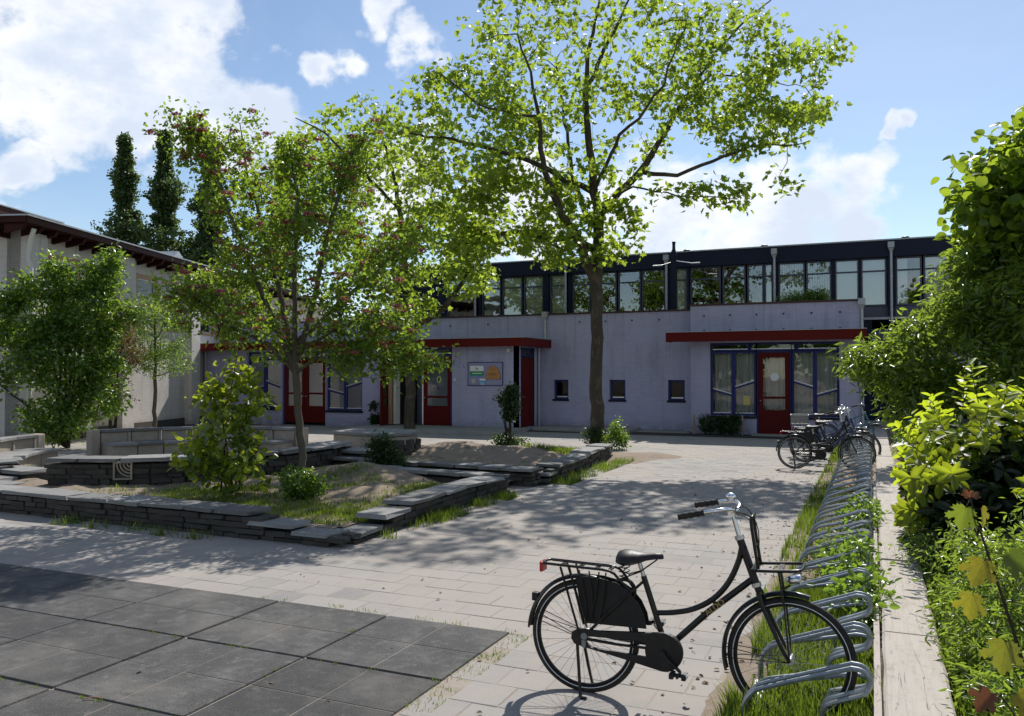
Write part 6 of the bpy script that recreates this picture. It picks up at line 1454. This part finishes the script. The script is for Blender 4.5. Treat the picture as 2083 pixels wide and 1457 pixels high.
# --- cut-back shrub with two leafy stems on the sandy mound
small_shrub('pruned_shrub', 'pruned shrub of two upright stems, the right one clothed in leaves', (-7.05,15.9,.25), [(-6.95,15.85,1.25,.13,.13,.42,8),(-7.2,16.0,1.35,.07,.07,.12,.9),(-7.0,15.85,.45,.4,.3,.15,3)], 130, 18, .05, .06, 'oval', 'leaf_dark', [(-6.95,15.85,1.62),(-6.93,15.85,1.1),(-7.2,16.0,1.42),(-7.22,16.0,.9)], .04)
small_shrub('ground_shrub', 'small leafy clump at the right foot of the big plane trunk', (-5.75,19.5,.0), [(-5.75,19.5,.22,.3,.25,.2,4),(-5.7,19.4,.55,.18,.15,.18,1.2)], 70, 16, .06, .06, 'oval', 'leaf_shrub', [(-5.7,19.4,.75),(-5.9,19.5,.35),(-5.55,19.5,.4)])
small_shrub('ivy_clump', 'ivy and weeds around the base of the big plane trunk', (-6.35,19.75,.0), [(-6.35,19.7,.25,.36,.2,.28,4)], 60, 16, .06, .05, 'oval', 'leaf_dark', [(-6.4,19.68,.5),(-6.2,19.7,.4),(-6.6,19.75,.35)])
# --- dark plants tied to stakes before the right window
for i, x in enumerate((-4.78,-4.05,-3.62)):
    st_ = MB().cyl((x-.22 if i == 0 else x+.05, 25.35, 0), (x-.22 if i == 0 else x+.05, 25.35, .62), .025, 8).build('wooden_stake', M['tan'], None, smooth=50); tag(st_, ('leftmost','middle','rightmost')[i]+' wooden stake among the dark plants under the right window', 'stake', 'stakes under the right window')
for i, (x, lab) in enumerate(((-4.6,'left dark leafy plant under the right-hand window'),(-4.2,'middle dark leafy plant under the right-hand window'),(-3.8,'right dark leafy plant under the right-hand window'))):
    small_shrub('window_plant', lab, (x,25.3,0), [(x,25.3,.34,.2,.16,.28,5)], 60, 14, .06, .06, 'oval', 'leaf_dark', [(x-.1,25.3,.55),(x+.1,25.3,.5),(x,25.25,.6)], .008, group='plants under the right window')
small_shrub('potted_climber', 'thin dark climbing plant left of the open entrance', (-15.75,24.2,0), [(-15.75,24.2,.25,.14,.1,.2,3),(-15.8,24.2,.75,.14,.08,.1,1.2)], 34, 10, .05, .085, 'round', 'leaf_dark', [(-15.75,24.2,.95),(-15.7,24.2,.5)], .008)
small_shrub('roof_plants', 'green grassy plants growing on the low roof before the blinds', (-2.1,27.9,3.75), [(-2.1,27.9,4.25,.75,.2,.22,6),(-1.6,27.9,4.35,.3,.2,.25,2)], 150, 16, .08, .09, 'lance', 'leaf_willow', [(-2.6,27.9,4.4),(-2.2,27.9,4.45),(-1.7,27.9,4.55),(-1.4,27.9,4.4)], .008)
small_shrub('box_bush', 'small pale bush at the far end of the pale beam', (.75,19.0,.05), [(.75,19.0,.45,.35,.8,.4,5)], 140, 16, .07, .06, 'oval', 'leaf_shrub', [(.7,18.8,.8),(.8,19.3,.7)], .008)
# --- brambles and weeds climbing through the rack
small_shrub('bramble', 'bramble tangle climbing through the middle of the rack', (-.05,7.3,.0), [(-.12,7.3,.28,.16,.7,.2,6),(-.3,8.0,.18,.25,.7,.12,4),(-.1,6.4,.22,.15,.45,.15,3)], 130, 9, .06, .055, 'oval', 'leaf_shrub', [(-.1,7.0,.5),(-.15,7.8,.5),(-.3,8.3,.3),(-.05,6.4,.4)], .005)
small_shrub('bramble', 'thin weeds in the rack further up beside the beam', (-.08,10.2,.0), [(-.1,10.2,.25,.12,.9,.18,4)], 110, 9, .06, .05, 'oval', 'leaf_shrub', [(-.1,9.8,.4),(-.1,10.8,.4)], .005)
small_shrub('overhang_weed', 'twiggy weed leaning over the pale beam in front of the laurel', (.42,7.6,.05), [(.38,7.7,.35,.14,.6,.2,4),(.33,8.6,.32,.1,.4,.15,2)], 120, 9, .05, .04, 'lance', 'leaf_shrub', [(.25,7.5,.5),(.3,8.2,.5),(.35,8.9,.4)], .004)

# ------------------------------------------------------------------ grass, one mass for each place
def grass(name, label, pts, hmin, hmax, width=.006, lean=.5):
    """pts: (n,3) roots"""
    n = len(pts); h = (hmin+(hmax-hmin)*rng.random(n)**1.5)[:,None]; a = rng.random(n)*2*math.pi; sd = np.stack([np.cos(a), np.sin(a), np.zeros(n)], 1); b = rng.random(n)*2*math.pi
    ln = np.stack([np.cos(b), np.sin(b), np.zeros(n)], 1)*lean*(rng.random(n)[:,None])
    w = width*(.6+.8*rng.random(n))[:,None]; mid = pts+np.array([0,0,1.])*h*.55+ln*h*.3; tip_ = pts+np.array([0,0,1.])*h*(1-.25*np.linalg.norm(ln, axis=1, keepdims=True))+ln*h
    V = np.stack([pts-sd*w, pts+sd*w, mid+sd*w*.7, mid-sd*w*.7, tip_], 1).reshape(-1, 3); o5 = (np.arange(n)*5)[:,None]
    o = fast_mesh(name, V, [o5+np.array([[0,1,2,3]]), o5+np.array([[3,2,4]])], M['grass'], None, np.repeat(rng.random(n), 5)); tag(o, label, 'grass', kind='stuff'); return o
def scatter(n, fn):
    """fn(u,v) -> x,y,z ; clumped"""
    return np.array([fn() for _ in range(n)])
def clump_pts(n, x0, x1, y0, y1, zf, sig=.12, nc=None, dens=None):
    nc = nc or max(6, int((x1-x0)*(y1-y0)*5)); c = np.stack([x0+(x1-x0)*rng.random(nc), y0+(y1-y0)*rng.random(nc)], 1)
    if dens is not None: c = c[[dens(*q) > rng.random() for q in c]]
    if len(c) == 0: c = np.array([[x0, y0]])
    q = c[rng.integers(0, len(c), n)]+rng.normal(size=(n, 2))*sig; q[:,0] = np.clip(q[:,0], x0, x1); q[:,1] = np.clip(q[:,1], y0, y1)
    return np.stack([q[:,0], q[:,1], [zf(a, b) for a, b in q]], 1)
grass('border_weeds', 'small weeds at the foot of the pale beam on the border side', clump_pts(4200, .38, .62, 3.6, 8.0, lambda x, y: .10, .07, 70), .04, .2, .006)
grass('rack_grass', 'lush grass growing between the nearest wheel holders', clump_pts(17000, -.72, .0, 3.3, 7.2, lambda x, y: 0.0, .09, 130, lambda x, y: .35+.65*(x > -.5)), .05, .22, .0042)
grass('rack_grass_far', 'thinner grass along the outer edge of the rack further off', np.concatenate([clump_pts(4200, -.84, -.62, 6.5, 22, lambda x, y: 0.0, .12, 70), clump_pts(4200, -.7, -.05, 7.0, 14, lambda x, y: 0.0, .12, 90)]), .04, .16, .005)
def d1_(x, y): return 1.0 if (y < 8.7 and x > -10.4) or (x > -6.2) or (-9.4 < x < -8 and y < 9.9) else .12
g1 = clump_pts(26000, -10.6, -5.5, 7.75, 11.5, lambda x, y: bed_h1(x, y)-.01, .16, 260, d1_)
g1 = g1[((g1[:,0]+12.6)**2+(g1[:,1]-12.3)**2) > 3.5**2]
grass('bed_grass', 'patchy short grass in the nearer planting bed', g1, .02, .085, .005)
grass('bed_grass_far', 'sparse grass in the second planting bed', np.concatenate([clump_pts(2600, -6.6, -5.3, 15.6, 17.2, lambda x, y: bed_h2(x, y)-.01, .15, 30), clump_pts(1500, -8.2, -6.2, 13.0, 13.6, lambda x, y: bed_h2(x, y)-.01, .15, 20), clump_pts(2200, -8.2, -5.6, 12.2, 12.5, lambda x, y: .05, .1, 30)]), .04, .16, .006)
grass('wall_foot_grass', 'tufts of grass at the foot of the low stone walls', np.concatenate([clump_pts(1900, -5.12, -4.85, 7.9, 11.5, lambda x, y: -.01, .09, 26), clump_pts(2300, -4.95, -4.6, 12.9, 17.0, lambda x, y: -.01, .12, 30), clump_pts(420, -10.5, -5.6, 7.0, 7.22, lambda x, y: -.01, .09, 6)]), .03, .17, .0045)
# weeds in the joints of the rubber tiles and along their edge
jp = [clump_pts(1500, RX-.02, RX+.16, 2.2, RY+.05, lambda x, y: -.015, .04, 60), clump_pts(500, -4.6, RX+.1, RY-.01, RY+.08, lambda x, y: -.015, .03, 30)]
for j in (1, 2): jp.append(clump_pts(420, -5.5+j*.3, RX, RY-1.02*j-.006, RY-1.02*j+.006, lambda x, y: -.012, .02, 14))
jp.append(clump_pts(160, RX-1.02-.006, RX-1.02+.006, 3.9, 5.0, lambda x, y: -.012, .01, 6))
grass('joint_weeds', 'tiny weeds in the joints around the rubber tiles', np.concatenate(jp), .012, .045, .003)
pj = np.array([(q[0]+random.uniform(-.15,.15), q[1]+.15, -.012) for q in random.sample(cells[:900], 120) for _ in range(6)]); pj += rng.normal(size=pj.shape)*np.array([.03,.006,0])
grass('paving_weeds', 'tiny weeds in the joints of the paving', pj, .01, .03, .0025)
# litter: dry leaves and twigs on the paving
n = 480; q = np.stack([-1.2-4.5*rng.random(n)**1.5, 3.5+13*rng.random(n), np.full(n, .008)], 1); k2 = rng.random(n) < .55; q[k2,0] = -.95+rng.normal(size=k2.sum())*.18
M['dry'] = leafmat('dry_leaf', ((.06,.035,.02),(.14,.09,.05),(.30,.24,.16)), (.2,.12,.05), .7, .2, .2)
lm = leaf_mesh('leaf_litter', 'oval', q, rng.normal(size=(n,3))*.25+np.array([0,0,1.]), rng.normal(size=(n,3)), .018+.03*rng.random(n), M['dry'], None, rng.random(n), .3, .4); tag(lm, 'dry leaf litter scattered on the paving beside the rack', 'leaf litter', kind='stuff')
n = 1500; q = np.stack([-.7+.65*rng.random(n), 4.5+12*rng.random(n), .012+.02*rng.random(n)], 1)
lm = leaf_mesh('rack_litter', 'oval', q, rng.normal(size=(n,3))*.4+np.array([0,0,1.]), rng.normal(size=(n,3)), .02+.03*rng.random(n), M['dry'], None, rng.random(n), .3, .4); tag(lm, 'brown leaf litter under the wheel holders', 'leaf litter', kind='stuff')
for i, (x, y, a, l, lab) in enumerate(((-2.30,3.62,.7,.12,'short dark twig on the paving by the rubber tile edge'),(-4.05,3.3,.5,.10,'small pale twig lying on the rubber tiles'))):
    o = MB().tube(smooth_path([(x,y,.014),(x+l*.5*math.cos(a),y+l*.5*math.sin(a)+.008,.02),(x+l*math.cos(a),y+l*math.sin(a),.014)], 3), .004, 5).build('twig', M['twig' if i == 0 else 'tan'], None); tag(o, lab, 'twig')
# --- trees on the camera's side of the yard, seen only as reflections in the panes
n = 110; Pn = []
for cx, cy, cz, r in ((-22,-24,4.5,3.2),(-12,-27,5.0,3.8),(-3,-25,4.2,3.2),(6,-28,5.2,3.6),(15,-26,4.5,3.4),(-30,-20,5,3.6)): Pn.append(np.array([cx,cy,cz])+norm(rng.normal(size=(n,3)))*(rng.random((n,1))**.4)*np.array([r,r,r*1.05]))
q = np.concatenate(Pn); q = np.repeat(q, 9, 0)+rng.normal(size=(len(q)*9,3))*.45; m = len(q)
o = leaf_mesh('tree_belt', 'round', q, rng.normal(size=(m,3))+np.array([0,0,.4]), rng.normal(size=(m,3)), .45+.25*rng.random(m), M['leaf_shrub'], None, rng.random(m)); tag(o, 'belt of trees mirrored in the upper windows', 'trees', kind='stuff')
